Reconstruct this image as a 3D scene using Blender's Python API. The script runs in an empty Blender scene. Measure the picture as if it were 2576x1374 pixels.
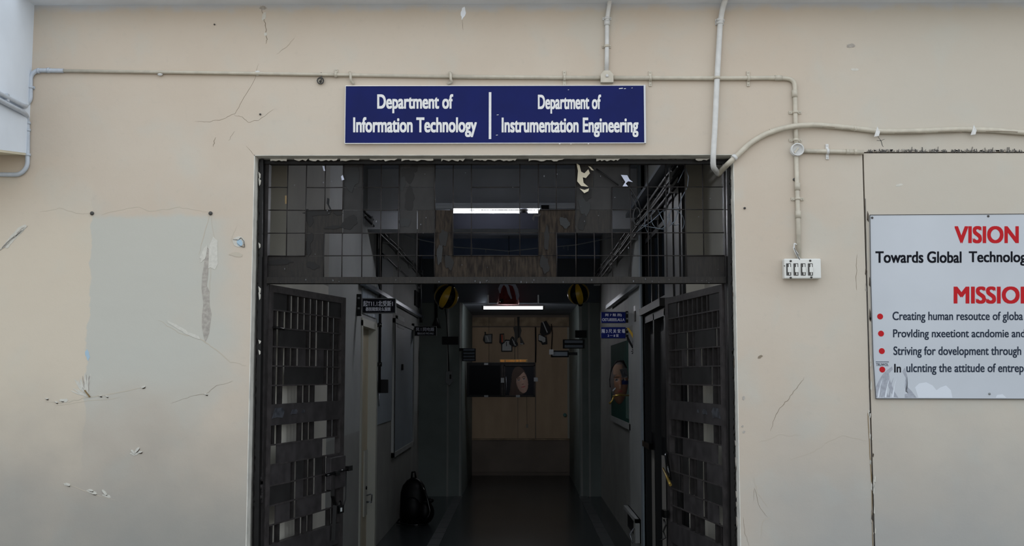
import bpy, bmesh, math, random
from mathutils import Vector, Matrix
random.seed(7)
S = bpy.context.scene
COL = S.collection

# ------------------------------------------------------------------ camera
F = 2789.0; CW, CH = 2576.0, 1374.0
CAM = Vector((0.0, -6.05, 1.65))
PITCH = math.atan(258.0/F)
YAW = math.atan(22.0*math.cos(PITCH)/F)
FWD = Vector((-math.sin(YAW)*math.cos(PITCH), math.cos(YAW)*math.cos(PITCH), math.sin(PITCH)))
RGT = Vector((math.cos(YAW), math.sin(YAW), 0))
UPV = RGT.cross(FWD)
cam_d = bpy.data.cameras.new('camera'); cam = bpy.data.objects.new('camera', cam_d); COL.objects.link(cam)
cam_d.sensor_width = 36.0; cam_d.sensor_fit = 'HORIZONTAL'; cam_d.lens = F*36.0/CW
cam_d.clip_start = 0.05; cam_d.clip_end = 200
cam.matrix_world = Matrix.Translation(CAM) @ Matrix((RGT, UPV, -FWD)).transposed().to_4x4()
S.camera = cam

# ------------------------------------------------------------------ world, light, exposure
w = bpy.data.worlds.new('overcast_sky'); S.world = w; w.use_nodes = True
bg = w.node_tree.nodes['Background']
bg.inputs[0].default_value = (0.86, 0.93, 1.0, 1); bg.inputs[1].default_value = 1.0
S.view_settings.view_transform = 'Standard'; S.view_settings.look = 'None'
S.view_settings.gamma = 1.0; S.view_settings.use_curve_mapping = False
S.view_settings.exposure = 0.58
sd = bpy.data.lights.new('soft_sun', 'SUN'); sd.energy = 7.0; sd.angle = math.radians(2); sd.color = (1, .95, .90)
so = bpy.data.objects.new('soft_sun', sd); COL.objects.link(so)
so.rotation_euler = Vector((0.15, -1.0, -0.68)).to_track_quat('-Z', 'Y').to_euler()

# ------------------------------------------------------------------ pixel helpers (planes of the building)
def ray(px, py):
    return (FWD + RGT*((px-CW/2)/F) + UPV*(-(py-CH/2)/F)).normalized()
def onY(px, py, Y=0.0):
    r = ray(px, py); return CAM + r*((Y-CAM.y)/r.y)
def onX(px, py, X):
    r = ray(px, py); return CAM + r*((X-CAM.x)/r.x)
def onZ(px, py, Z):
    r = ray(px, py); return CAM + r*((Z-CAM.z)/r.z)
def W(px, py, d=0.0):      # on the front wall, d metres proud of it
    return onY(px, py, -d)

# ------------------------------------------------------------------ materials
def s2l(c):
    return tuple(((v/255.0)/12.92 if v/255.0 <= 0.04045 else ((v/255.0+0.055)/1.055)**2.4) for v in c)
def mat(name, rgb, rough=0.6, metal=0.0, var=0.0, vscale=8.0, rgb2=None, bump=0.0, bscale=60.0, lin=False, emit=0.0, ecol=None, spec=0.5, streak=None):
    m = bpy.data.materials.new(name); m.use_nodes = True
    nt = m.node_tree; b = nt.nodes['Principled BSDF']
    c = tuple(rgb) if lin else s2l(rgb)
    b.inputs['Base Color'].default_value = (*c, 1)
    b.inputs['Roughness'].default_value = rough; b.inputs['Metallic'].default_value = metal
    b.inputs['Specular IOR Level'].default_value = spec
    if emit:
        b.inputs['Emission Color'].default_value = (*(s2l(ecol) if ecol else c), 1); b.inputs['Emission Strength'].default_value = emit
    if var or rgb2 or bump:
        geo = nt.nodes.new('ShaderNodeNewGeometry')
        src = geo.outputs['Position']
        if streak:
            mp = nt.nodes.new('ShaderNodeMapping'); mp.inputs['Scale'].default_value = streak
            nt.links.new(src, mp.inputs['Vector']); src = mp.outputs[0]
        n = nt.nodes.new('ShaderNodeTexNoise'); n.inputs['Scale'].default_value = vscale; n.inputs['Detail'].default_value = 6
        nt.links.new(src, n.inputs['Vector'])
        if var or rgb2:
            r = nt.nodes.new('ShaderNodeValToRGB')
            r.color_ramp.elements[0].position = 0.35; r.color_ramp.elements[1].position = 0.65
            c2 = s2l(rgb2) if rgb2 else tuple(v*(1-var) for v in c)
            r.color_ramp.elements[0].color = (*c2, 1)
            r.color_ramp.elements[1].color = (*tuple(min(1, v*(1+var*0.5)) for v in c), 1)
            nt.links.new(n.outputs['Fac'], r.inputs[0]); nt.links.new(r.outputs[0], b.inputs['Base Color'])
        if bump:
            n2 = nt.nodes.new('ShaderNodeTexNoise'); n2.inputs['Scale'].default_value = bscale; n2.inputs['Detail'].default_value = 4
            nt.links.new(src, n2.inputs['Vector'])
            bp = nt.nodes.new('ShaderNodeBump'); bp.inputs['Strength'].default_value = bump; bp.inputs['Distance'].default_value = 0.01
            nt.links.new(n2.outputs['Fac'], bp.inputs['Height']); nt.links.new(bp.outputs[0], b.inputs['Normal'])
    return m

def wall_material():
    m = bpy.data.materials.new('stained_beige_wall_paint'); m.use_nodes = True
    nt = m.node_tree; N = nt.nodes; L = nt.links; b = N['Principled BSDF']; b.inputs['Roughness'].default_value = 0.75
    geo = N.new('ShaderNodeNewGeometry'); sep = N.new('ShaderNodeSeparateXYZ'); L.new(geo.outputs['Position'], sep.inputs[0])
    def noise(sc, det=5, dist=0.0):
        n = N.new('ShaderNodeTexNoise'); n.inputs['Scale'].default_value = sc; n.inputs['Detail'].default_value = det
        n.inputs['Distortion'].default_value = dist
        L.new(geo.outputs['Position'], n.inputs['Vector']); return n.outputs['Fac']
    def mth(op, a, c=None, clamp=False):
        x = N.new('ShaderNodeMath'); x.operation = op; x.use_clamp = clamp
        for i, v in enumerate((a, c)):
            if v is None: continue
            if isinstance(v, (int, float)): x.inputs[i].default_value = v
            else: L.new(v, x.inputs[i])
        return x.outputs[0]
    def step(v, e0, e1):
        x = N.new('ShaderNodeMapRange'); x.interpolation_type = 'SMOOTHSTEP'
        x.inputs['From Min'].default_value = e0; x.inputs['From Max'].default_value = e1
        x.inputs['To Min'].default_value = 0; x.inputs['To Max'].default_value = 1
        L.new(v, x.inputs['Value']); return x.outputs['Result']
    def mix(fac, a, c):
        x = N.new('ShaderNodeMix'); x.data_type = 'RGBA'
        if isinstance(fac, float): x.inputs[0].default_value = fac
        else: L.new(fac, x.inputs[0])
        for i, v in ((6, a), (7, c)):
            if isinstance(v, tuple): x.inputs[i].default_value = (*v, 1)
            else: L.new(v, x.inputs[i])
        return x.outputs[2]
    jit = mth('MULTIPLY', mth('SUBTRACT', noise(9, 8), 0.5), 0.09)
    jit2 = mth('MULTIPLY', mth('SUBTRACT', noise(2.2, 5), 0.5), 0.8)
    X = mth('ADD', sep.outputs['X'], jit); Z = mth('ADD', sep.outputs['Z'], jit)
    Xs = mth('ADD', sep.outputs['X'], jit2); Zs = mth('ADD', sep.outputs['Z'], jit2)
    col = mix(step(noise(1.3, 4), 0.35, 0.65), (.520, .443, .360), (.545, .476, .395))
    col = mix(mth('MULTIPLY', step(noise(3.5, 6, .4), 0.50, 0.72), 0.5), col, (.49, .475, .42))
    col = mix(mth('MULTIPLY', step(noise(26, 3), 0.55, 0.8), 0.25), col, (.43, .39, .33))
    # bare, greener coat in the torn-poster rectangle
    a = W(231, 540); c = W(528, 900)
    e = 0.006
    rect = mth('MULTIPLY', mth('MULTIPLY', step(X, a.x-e, a.x+e), mth('SUBTRACT', 1.0, step(Xs, c.x-.14, c.x+.22))),
               mth('MULTIPLY', step(Zs, c.z-.62, c.z+.05), mth('SUBTRACT', 1.0, step(Z, a.z-.03, a.z+.012))))
    col = mix(mth('MULTIPLY', rect, 0.9), col, (.470, .468, .422))
    # sun-yellowed coat left of it
    lf = mth('MULTIPLY', mth('SUBTRACT', 1.0, step(X, a.x-e, a.x+e)), mth('MULTIPLY', step(Zs, 1.0, 1.6), mth('SUBTRACT', 1.0, step(Zs, 2.3, 2.9))))
    col = mix(mth('MULTIPLY', lf, 0.55), col, (.60, .53, .42))
    # shade painted into the lower wall, bluish on the right with water staining
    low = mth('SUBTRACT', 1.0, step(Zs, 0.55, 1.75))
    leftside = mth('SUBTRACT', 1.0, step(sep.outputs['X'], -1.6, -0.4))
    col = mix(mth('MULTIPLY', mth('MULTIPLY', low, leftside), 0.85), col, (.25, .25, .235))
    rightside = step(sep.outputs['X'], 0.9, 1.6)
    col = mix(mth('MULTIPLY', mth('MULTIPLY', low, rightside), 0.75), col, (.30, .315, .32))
    col = mix(mth('MULTIPLY', mth('MULTIPLY', step(sep.outputs['X'], 1.3, 2.3), step(Zs, .5, 2.2)), 0.5), col, (.46, .45, .40))
    # whitewash run-over under the ceiling
    top = step(Z, W(1000, 34).z, W(1000, 8).z)
    col = mix(mth('MULTIPLY', top, 0.9), col, (.46, .49, .53))
    spk = mth('MULTIPLY', step(noise(420, 1), 0.70, 0.76), 0.35)
    col = mix(spk, col, (.30, .27, .23))
    L.new(col, b.inputs['Base Color'])
    bp = N.new('ShaderNodeBump'); bp.inputs['Strength'].default_value = 0.25; bp.inputs['Distance'].default_value = 0.012
    h = mth('ADD', mth('MULTIPLY', noise(7, 8), 1.0), mth('MULTIPLY', noise(120, 2), 0.08))
    L.new(h, bp.inputs['Height']); L.new(bp.outputs[0], b.inputs['Normal'])
    return m

M = {}
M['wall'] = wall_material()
M['reveal'] = mat('weathered_grey_reveal', (216,213,204), .8, var=.15, vscale=14, bump=.15, bscale=30)
M['ceil_out'] = mat('pale_blue_whitewash', (236,242,250), .8, var=.08, vscale=3)
M['beam_blue'] = mat('pale_blue_beam_paint', (222,230,240), .8, var=.06, vscale=3)
M['cream'] = mat('cream_paint', (206,198,176), .8, var=.06, vscale=5)
M['out_floor'] = mat('veranda_floor_concrete', (98,96,90), .9, var=.2, vscale=4)
M['yard'] = mat('dry_yard_earth', (182,174,162), .9, var=.15, vscale=.3)
M['conduit'] = mat('painted_conduit_beige', (190,183,168), .45, var=.10, vscale=25, bump=.08, bscale=90)
M['conduit_white'] = mat('painted_conduit_white', (205,205,203), .4, var=.08, vscale=25)
M['conduit_grey'] = mat('conduit_blue_grey', (182,190,200), .35, var=.08, vscale=25)
M['joint'] = mat('dark_joint', (70,60,50), .9, var=.5, vscale=40)
M['crack'] = mat('hairline_crack', (132,120,104), .9)
M['crack_soft'] = mat('soft_crack', (184,175,160), .9)
M['plaster_white'] = mat('exposed_white_plaster', (198,195,186), .9, var=.08, vscale=60)
M['plaster_blue'] = mat('exposed_blue_coat', (160,184,200), .8)
M['plaster_grey'] = mat('stained_grey_plaster', (166,160,152), .9, var=.2, vscale=50)
M['tape'] = mat('brown_tape', (120,98,60), .6)
M['sign_blue'] = mat('sign_navy_enamel', (9,22,86), .5, var=.12, vscale=6, spec=.15)
M['sign_white'] = mat('sign_white_enamel', (222,222,222), .5, var=.05, vscale=40)
M['sign_edge'] = mat('sign_silver_edge', (190,192,196), .35, metal=.3)
M['board'] = mat('board_white_sheet', (186,191,198), .45, var=.05, vscale=2.5)
M['board_peel'] = mat('board_peeled_film', (158,162,172), .4, var=.15, vscale=60)
M['board_pale'] = mat('board_pale_film', (206,211,219), .5)
M['red'] = mat('sign_red_ink', (180,34,40), .7, spec=.1)
M['black_ink'] = mat('sign_black_ink', (18,20,28), .7, spec=.1)
M['slate_ink'] = mat('sign_slate_ink', (44,52,66), .7, spec=.1)
M['iron'] = mat('black_painted_iron', (44,41,41), .5, var=.35, vscale=18, bump=.1, bscale=60, spec=.2)
M['iron_edge'] = mat('ragged_black_tar_paint', (20,19,19), .4, var=.3, vscale=20, spec=.25)
M['rust'] = mat('rusty_sheet', (44,41,38), .6, vscale=14, rgb2=(36,34,33), bump=.2, streak=(9,9,1.2), spec=.2)
M['rust_brown'] = mat('rusty_brown_sheet', (56,49,42), .8, vscale=9, rgb2=(32,28,26), bump=.3, streak=(9,9,1.6), spec=.1)
M['gate_iron'] = mat('gate_iron_paint', (62,58,58), .5, var=.35, vscale=18, bump=.1, bscale=60, spec=.3)
M['lintel'] = mat('lintel_dark_distemper', (92,98,106), .8, spec=.2)
M['lintel_blue'] = mat('lintel_blue_distemper', (128,146,180), .8, var=.2, vscale=2, spec=.2)
M['tube_far'] = mat('lit_tube_far', (255,252,250), .4, emit=26.0, ecol=(250,250,255))
M['blotch'] = mat('black_paint_blotch', (26,25,25), .5, spec=.2)
M['blotch_pale'] = mat('grey_paint_blotch', (43,44,45), .6, spec=.2)
M['beam_grey'] = mat('beam_grey_distemper', (190,194,202), .85, var=.12, vscale=2, spec=.2)
M['upper_shade'] = mat('entrance_shaded_wall', (150,147,138), .75, var=.1, vscale=3)  # greyer copy of the entrance wall colour, dimmer upper part painted in
M['sheet'] = mat('dark_sheet_metal', (42,41,41), .5, var=.25, vscale=9, spec=.2)
M['plate'] = mat('gate_plate_paint', (60,57,58), .45, var=.3, vscale=12, spec=.2)
M['paint_smear'] = mat('smeared_grey_paint', (70,72,78), .35, var=.5, vscale=30)
M['cor_wall'] = mat('corridor_grey_distemper', (152,154,152), .7, var=.10, vscale=2)
M['cor_blue'] = mat('corridor_blue_grey', (134,144,152), .6, var=.08, vscale=2)
M['cor_dark'] = mat('corridor_dado_dark', (138,138,134), .6, var=.12, vscale=3)
M['cor_green'] = mat('corridor_pier_green_grey', (120,130,127), .6, var=.1, vscale=3)
M['cor_ceil'] = mat('corridor_ceiling', (168,174,186), .85, var=.15, vscale=1.5, spec=.2)
M['beam_shade'] = mat('corridor_beam_shade', (8,9,14), .95, var=.15, vscale=3, spec=.1)  # near-black colour standing for the shade under the tube lamp
M['near_wall'] = mat('entrance_daylit_wall', (196,192,182), .7, var=.08, vscale=3)  # paler than the corridor wall: daylight by the doorway put into the colour
M['glass_glint'] = mat('glowing_glass_glint', (255,252,250), .4, emit=3.0, ecol=(248,248,255))  # glow standing for a tube lamp mirrored in the window glass
M['cor_floor'] = mat('polished_dark_floor', (44,50,53), .24, var=.25, vscale=2.0)
M['tile'] = mat('border_tile_grey', (68,72,75), .4, var=.15, vscale=8)
M['far_brown'] = mat('far_wall_brown_board', (186,162,134), .7, var=.12, vscale=2.5, streak=(2,2,.5))
M['far_trim'] = mat('far_wall_pale_trim', (170,150,124), .75, var=.35, vscale=6)
M['far_low'] = mat('far_wall_low_panel', (126,114,104), .7, var=.12, vscale=3)
M['cable'] = mat('black_cable', (18,18,20), .4, spec=.3)
M['tray'] = mat('galvanised_tray', (96,104,114), .3, metal=.6)
M['metal'] = mat('scuffed_metal', (150,154,160), .3, metal=.8)
M['door_beige'] = mat('beige_door_leaf', (176,166,142), .6, var=.08, vscale=3)
M['door_frame'] = mat('pale_door_frame', (168,168,158), .6)
M['door_black'] = mat('black_door_lacquer', (14,15,18), .5, spec=.25)
M['door_pale'] = mat('pale_door_panel', (150,146,140), .6)
M['glass'] = mat('dark_window_glass', (30,40,52), .08)
M['tube'] = mat('lit_tube', (255,252,250), .4, emit=55.0, ecol=(246,248,255))
M['fixture'] = mat('lamp_batten', (200,206,214), .4)
M['box_grey'] = mat('grey_plastic', (120,124,126), .5)
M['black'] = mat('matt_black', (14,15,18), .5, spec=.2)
M['navy'] = mat('navy_enamel', (18,32,110), .5, spec=.15)
M['navy_dark'] = mat('navy_black_face', (12,14,30), .5, spec=.15)
M['pale_letter'] = mat('pale_letters', (228,232,248), .6)
M['yellow'] = mat('yellow_gloss', (206,166,44), .3)
M['black_gloss'] = mat('black_gloss', (12,12,13), .12)
M['redcloth'] = mat('dark_red_cloth', (132,44,44), .8, var=.25, vscale=20)
M['whitecloth'] = mat('bluish_white_cloth', (200,206,226), .8)
M['green'] = mat('dark_green_baize', (8,66,56), .8, var=.15, vscale=6, spec=.1)
M['amber'] = mat('amber_glass', (196,128,36), .3, var=.4, vscale=8)
M['brass'] = mat('brass', (190,160,84), .3, metal=.8)
M['orange'] = mat('orange_print', (206,84,40), .6)
M['paper'] = mat('white_paper', (196,200,200), .7)
M['bag'] = mat('black_nylon', (9,9,11), .4, bump=.1, spec=.12)
M['switch'] = mat('switchbox_white', (212,212,208), .4, var=.04)
M['slot'] = mat('dark_slot', (64,62,60), .6)
M['green_pale'] = mat('pale_teal_glass', (70,120,116), .3)

def vcol_mat(name, rough=.6):
    m = bpy.data.materials.new(name); m.use_nodes = True; nt = m.node_tree
    a = nt.nodes.new('ShaderNodeVertexColor'); a.layer_name = 'print'
    nt.links.new(a.outputs[0], nt.nodes['Principled BSDF'].inputs['Base Color'])
    nt.nodes['Principled BSDF'].inputs['Roughness'].default_value = rough; nt.nodes['Principled BSDF'].inputs['Specular IOR Level'].default_value = .1
    return m
M['print'] = vcol_mat('printed_portrait')

# ------------------------------------------------------------------ mesh builder
WL = {}     # world location of each empty / root
class MB:
    def __init__(s): s.v = []; s.f = []; s.sm = []
    def add(s, vs, fs, smooth=False):
        o = len(s.v); s.v += [Vector(p) for p in vs]
        for f in fs: s.f.append([i+o for i in f]); s.sm.append(smooth)
        return s
    def box(s, a, b):
        x0, x1 = sorted((a[0], b[0])); y0, y1 = sorted((a[1], b[1])); z0, z1 = sorted((a[2], b[2]))
        return s.add([(x0,y0,z0),(x1,y0,z0),(x1,y1,z0),(x0,y1,z0),(x0,y0,z1),(x1,y0,z1),(x1,y1,z1),(x0,y1,z1)],
                     [(0,3,2,1),(4,5,6,7),(0,1,5,4),(1,2,6,5),(2,3,7,6),(3,0,4,7)])
    def hexa(s, c, ux, uy, uz):     # centre and three half-axis vectors
        c, ux, uy, uz = map(Vector, (c, ux, uy, uz)); vs = []
        for k in (-1, 1):
            for (i, j) in ((-1,-1),(1,-1),(1,1),(-1,1)): vs.append(c+ux*i+uy*j+uz*k)
        return s.add(vs, [(0,3,2,1),(4,5,6,7),(0,1,5,4),(1,2,6,5),(2,3,7,6),(3,0,4,7)])
    def bar(s, p, q, a, b, up=(0,0,1)):  # rectangular bar from p to q, half sizes a (sideways), b (up-ish)
        p, q = Vector(p), Vector(q); d = (q-p)
        n = d.normalized(); u = Vector(up)
        if abs(n.dot(u)) > .98: u = Vector((0,1,0))
        sd_ = n.cross(u).normalized(); uu = sd_.cross(n)
        return s.hexa((p+q)/2, sd_*a, uu*b, d/2)
    def prism(s, poly, ext):
        n = len(poly); e = Vector(ext); vs = [Vector(p) for p in poly] + [Vector(p)+e for p in poly]
        fs = [tuple(range(n)), tuple(range(2*n-1, n-1, -1))] + [(i, i+n, (i+1) % n + n, (i+1) % n) for i in range(n)]
        return s.add(vs, fs)
    def tube(s, pts, r, n=10, cap=True, smooth=True):
        pts = [Vector(p) for p in pts]; rs = r if isinstance(r, (list, tuple)) else [r]*len(pts)
        t0 = (pts[1]-pts[0]).normalized(); u = Vector((0,0,1)) if abs(t0.z) < .9 else Vector((0,1,0))
        u = (u - t0*u.dot(t0)).normalized(); vs = []
        for i, p in enumerate(pts):
            if i == 0: t = t0
            elif i == len(pts)-1: t = (pts[i]-pts[i-1]).normalized()
            else: t = ((pts[i+1]-p).normalized() + (p-pts[i-1]).normalized()).normalized()
            u = (u - t*u.dot(t)).normalized(); v = t.cross(u)
            for k in range(n):
                a = 2*math.pi*k/n; vs.append(p + (u*math.cos(a)+v*math.sin(a))*rs[i])
        fs = []
        for i in range(len(pts)-1):
            for k in range(n):
                a = i*n+k; b_ = i*n+(k+1) % n; fs.append((a, b_, b_+n, a+n))
        s.add(vs, fs, smooth)
        if cap:
            o = len(s.v)-len(vs)
            s.f.append([o+k for k in range(n-1, -1, -1)]); s.sm.append(False)
            s.f.append([o+(len(pts)-1)*n+k for k in range(n)]); s.sm.append(False)
        return s
    def lathe(s, prof, c, axis=(0,0,1), n=20, smooth=True):   # prof: list (r, h)
        ax = Vector(axis).normalized(); u = Vector((1,0,0)) if abs(ax.x) < .9 else Vector((0,0,1))
        u = (u-ax*u.dot(ax)).normalized(); v = ax.cross(u); c = Vector(c); vs = []
        for r, h in prof:
            for k in range(n):
                a = 2*math.pi*k/n; vs.append(c+ax*h+(u*math.cos(a)+v*math.sin(a))*max(r, 1e-5))
        fs = [(i*n+k, i*n+(k+1) % n, (i+1)*n+(k+1) % n, (i+1)*n+k) for i in range(len(prof)-1) for k in range(n)]
        return s.add(vs, fs, smooth)
    def ball(s, c, r, sc=(1,1,1), n=16, rot=None):
        vs = []; m = n//2
        for i in range(m+1):
            th = math.pi*i/m
            for k in range(n):
                a = 2*math.pi*k/n
                p = Vector((r*sc[0]*math.sin(th)*math.cos(a), r*sc[1]*math.sin(th)*math.sin(a), r*sc[2]*math.cos(th)))
                if rot: p = rot @ p
                vs.append(Vector(c)+p)
        return s.add(vs, [(i*n+k, (i+1)*n+k, (i+1)*n+(k+1) % n, i*n+(k+1) % n) for i in range(m) for k in range(n)], True)
    def build(s, name, m, parent=None, label=None, bevel=0.0, **props):
        me = bpy.data.meshes.new(name)
        off = WL.get(parent.name, Vector()) if parent else Vector()
        base = off
        if not parent:
            mn = Vector([min(p[i] for p in s.v) for i in range(3)]); mx = Vector([max(p[i] for p in s.v) for i in range(3)])
            base = Vector(((mn.x+mx.x)/2, (mn.y+mx.y)/2, mn.z))
        me.from_pydata([tuple(p-base) for p in s.v], [], s.f); me.update()
        bm = bmesh.new(); bm.from_mesh(me); bmesh.ops.recalc_face_normals(bm, faces=bm.faces); bm.to_mesh(me); bm.free()
        for p, k in zip(me.polygons, s.sm): p.use_smooth = k
        me.materials.append(m)
        o = bpy.data.objects.new(name, me); COL.objects.link(o)
        if parent: o.parent = parent; WL[o.name] = off
        else: o.location = base; WL[o.name] = base
        if bevel:
            bv = o.modifiers.new('bevel', 'BEVEL'); bv.width = bevel; bv.segments = 2; bv.limit_method = 'ANGLE'
        if label: o['label'] = label
        for k, v in props.items(): o[k] = v
        return o
def thing(name, label, cat, loc, group=None):
    o = bpy.data.objects.new(name, None); COL.objects.link(o); o.empty_display_size = .1
    o.location = loc; WL[o.name] = Vector(loc); o['label'] = label; o['category'] = cat
    if group: o['group'] = group
    return o
def tag(o, label, cat, group=None):
    o['label'] = label; o['category'] = cat
    if group: o['group'] = group
    return o
def struct(name, mb, m, parent=None):
    o = mb.build(name, m, parent)
    if not parent: o['kind'] = 'structure'
    return o
def fillet(pts, r, n=6):
    pts = [Vector(p) for p in pts]; out = [pts[0]]
    for i in range(1, len(pts)-1):
        a = (pts[i-1]-pts[i]); b = (pts[i+1]-pts[i]); rr = min(r, a.length*.49, b.length*.49)
        p0 = pts[i]+a.normalized()*rr; p1 = pts[i]+b.normalized()*rr
        for k in range(n+1):
            t = k/n; out.append(p0*(1-t)**2 + pts[i]*2*t*(1-t) + p1*t*t)
    out.append(pts[-1]); return out
def text(s, name, m, parent, x0, x1, y0, y1, Y, ref=None, bold=.02, plane='Y', pos=None, thick=.0006, label=None, z_shift=0):
    """lettering whose ink box fills the pixel box x0..x1, y0..y1 on the plane at Y (ref: leading part that fills it)."""
    def mesh_of(t):
        cu = bpy.data.curves.new('lettering', 'FONT'); cu.body = t; cu.offset = 0.0; cu.extrude = 0.0; cu.resolution_u = 5
        ob = bpy.data.objects.new('lettering', cu); COL.objects.link(ob)
        dg = bpy.context.evaluated_depsgraph_get(); dg.update()
        me = bpy.data.meshes.new_from_object(ob.evaluated_get(dg)); bpy.data.objects.remove(ob); return me
    me = mesh_of(s)
    src = me if not ref else mesh_of(ref)
    xs = [v.co.x for v in src.vertices]; ys = [v.co.y for v in me.vertices]
    ax, bx, ay, by = min(xs), max(xs), min(ys), max(ys)
    A = onY(x0, y1, Y); B = onY(x1, y0, Y); TL = onY(x0, y0, Y); BR = onY(x1, y1, Y)
    off = WL.get(parent.name, Vector()) if parent else Vector()
    for v in me.vertices:
        fu = (v.co.x-ax)/(bx-ax); fv = (v.co.y-ay)/(by-ay)
        p = A*(1-fu)*(1-fv)+BR*fu*(1-fv)+TL*(1-fu)*fv+B*fu*fv
        v.co = p-off
    bm = bmesh.new(); bm.from_mesh(me)
    base_geom = bm.verts[:]+bm.edges[:]+bm.faces[:]
    em = (B-TL).length/(bx-ax)*bold; ev = (B-BR).length/(by-ay)*bold*.6
    first = bm.verts[:]
    for q, (sx_, sz_) in enumerate(((1, -1), (1, 1), (-1, 1))):
        dd = bmesh.ops.duplicate(bm, geom=base_geom)
        bmesh.ops.translate(bm, verts=[g_ for g_ in dd['geom'] if isinstance(g_, bmesh.types.BMVert)], vec=(em*sx_, -.00003*(q+1), ev*sz_))
    bmesh.ops.translate(bm, verts=first, vec=(-em, 0, -ev))
    for f in bm.faces:
        f.normal_update()
        if f.normal.y > 0: f.normal_flip()
    r = bmesh.ops.extrude_face_region(bm, geom=bm.faces[:])
    bmesh.ops.translate(bm, verts=[g for g in r['geom'] if isinstance(g, bmesh.types.BMVert)], vec=(0, -thick, 0))
    bmesh.ops.recalc_face_normals(bm, faces=bm.faces)
    bm.to_mesh(me); bm.free(); me.name = name
    me.materials.clear(); me.materials.append(m)
    o = bpy.data.objects.new(name, me); COL.objects.link(o)
    if parent: o.parent = parent; WL[o.name] = off
    if label: o['label'] = label
    return o

# ================================================================== STRUCTURE
XL, XR = W(639, 392).x, W(1846, 390).x           # doorway edges
ZT = W(1250, 389).z                              # doorway top
CEIL = W(1000, 11).z
SEAM = W(2186, 900).x
REC = 0.13                                       # depth of reveal in front of the iron frame
TH = 0.22
mb = MB()
mb.box((-7, 0, 0), (XL, TH, 5)).box((XL, 0, ZT), (XR, TH, 5)).box((XR, 0, 0), (SEAM-.004, TH, 5))
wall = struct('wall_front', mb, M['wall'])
zs = W(2400, 384).z
mb = MB(); mb.box((SEAM-.004, 0, zs+.004), (7, TH, 5)).box((SEAM+.004, .0, 0), (7, TH, zs-.003))
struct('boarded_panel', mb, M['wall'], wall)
mb = MB(); mb.box((SEAM-.006, .012, 0), (SEAM+.006, .03, zs+.004)).box((SEAM, .012, zs-.006), (7, .03, zs+.006))
struct('panel_joint', mb, M['joint'], wall)
# reveal lining
mb = MB(); mb.box((XL, .001, 0), (XL+.004, REC+.05, ZT)).box((XR-.004, .001, 0), (XR, REC+.05, ZT)).box((XL, .001, ZT-.004), (XR, REC+.05, ZT))
struct('reveal_lining', mb, M['reveal'], wall)
# ceiling of the veranda and blue beam at the left
mb = MB(); mb.box((-7, -.22, CEIL), (7, 0, CEIL+.15)); struct('ceiling', mb, M['ceil_out'])
BX = W(79, 200).x
p0 = W(70, 386); p1 = onX(2, 377, BX); k = (p1.z-p0.z)/(p1.y-p0.y)
yb = -.45
prof = [(BX, 0, p0.z), (BX, yb, p0.z+k*yb), (BX, yb, CEIL), (BX, 0, CEIL)]
mb = MB(); mb.prism(prof, (-.6, 0, 0)); bmo = struct('ceiling_beam', mb, M['beam_blue'])
mb = MB(); mb.prism([(BX-.001, 0, p0.z-.012), (BX-.001, yb, p0.z+k*yb-.012), (BX-.001, yb, p0.z+k*yb), (BX-.001, 0, p0.z)], (-.6, 0, 0)); struct('soffit', mb, M['cream'], bmo)
mb = MB(); mb.box((-14, -7.3, -.12), (14, TH, 0)); struct('floor_veranda', mb, M['out_floor'])
mb = MB(); mb.box((-14, -7.45, 0), (14, -7.3, 1.15)); struct('parapet_wall', mb, M['out_floor'])
mb = MB(); mb.box((-80, -110, -.3), (80, -7.45, -.15)); struct('ground', mb, M['yard'])

# corridor
LX, RX = -1.41, 1.10
NX = 0.81
YP = 9.35; YF = 12.55
CZ = 3.55; FZ = 2.66
ydA, ydB = onX(907, 900, LX).y, onX(944, 900, LX).y
zd = 2.14
def wx(mb, X, ya, yb_, z0, z1, out):             # slab of wall whose face lies on X
    return mb.box((X, ya, z0), (X+out*.14, yb_, z1))
mb = MB()
wx(mb, LX, 2.05, ydA, 1.17, CZ, -1); wx(mb, LX, ydA, ydB, zd, CZ, -1)
wx(mb, LX, ydB, YP, 1.17, CZ, -1)
wl = struct('wall_left', mb, M['cor_wall'])
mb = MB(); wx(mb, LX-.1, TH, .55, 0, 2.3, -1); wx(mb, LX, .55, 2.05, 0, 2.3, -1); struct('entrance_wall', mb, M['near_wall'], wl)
mb = MB(); wx(mb, LX-.1, TH, .55, 2.3, CZ, -1); wx(mb, LX, .55, 2.05, 2.3, CZ, -1); struct('entrance_wall', mb, M['upper_shade'], wl)
mb = MB(); wx(mb, LX, 2.05, ydA, 0, 1.17, -1); wx(mb, LX, ydB, YP, 0, 1.17, -1); struct('dado', mb, M['cor_dark'], wl)
mb = MB(); mb.box((LX-.14, YP, 0), (-NX, YP+.3, CZ)); wx(mb, -NX, YP+.3, YF, 0, FZ, -1)
struct('pier', mb, M['cor_green'], wl)
for px in (1127, 1158): q_ = onY(px, 900, YP).x; struct('edge_moulding', MB().box((q_-.012, YP-.02, 0), (q_+.012, YP, FZ)), M['cor_wall'], wl)
# pale bluish panel field on the left wall past the door
a = onX(960, 900, LX).y; b_ = onX(984, 900, LX).y
mb = MB(); mb.box((LX, ydB+.12, 1.17), (LX+.012, b_, 2.9)); struct('wall_panel', mb, M['cor_blue'], wl)
for z0, z1 in ((2.20, 2.42),):
    for i in range(3):
        ya = ydA+i*(ydB-ydA)/3
        mb = MB(); mb.box((LX, ya+.01, z0), (LX+.01, ya+(ydB-ydA)/3-.01, z1)); struct('wall_panel', mb, M['cor_blue'], wl)
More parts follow.
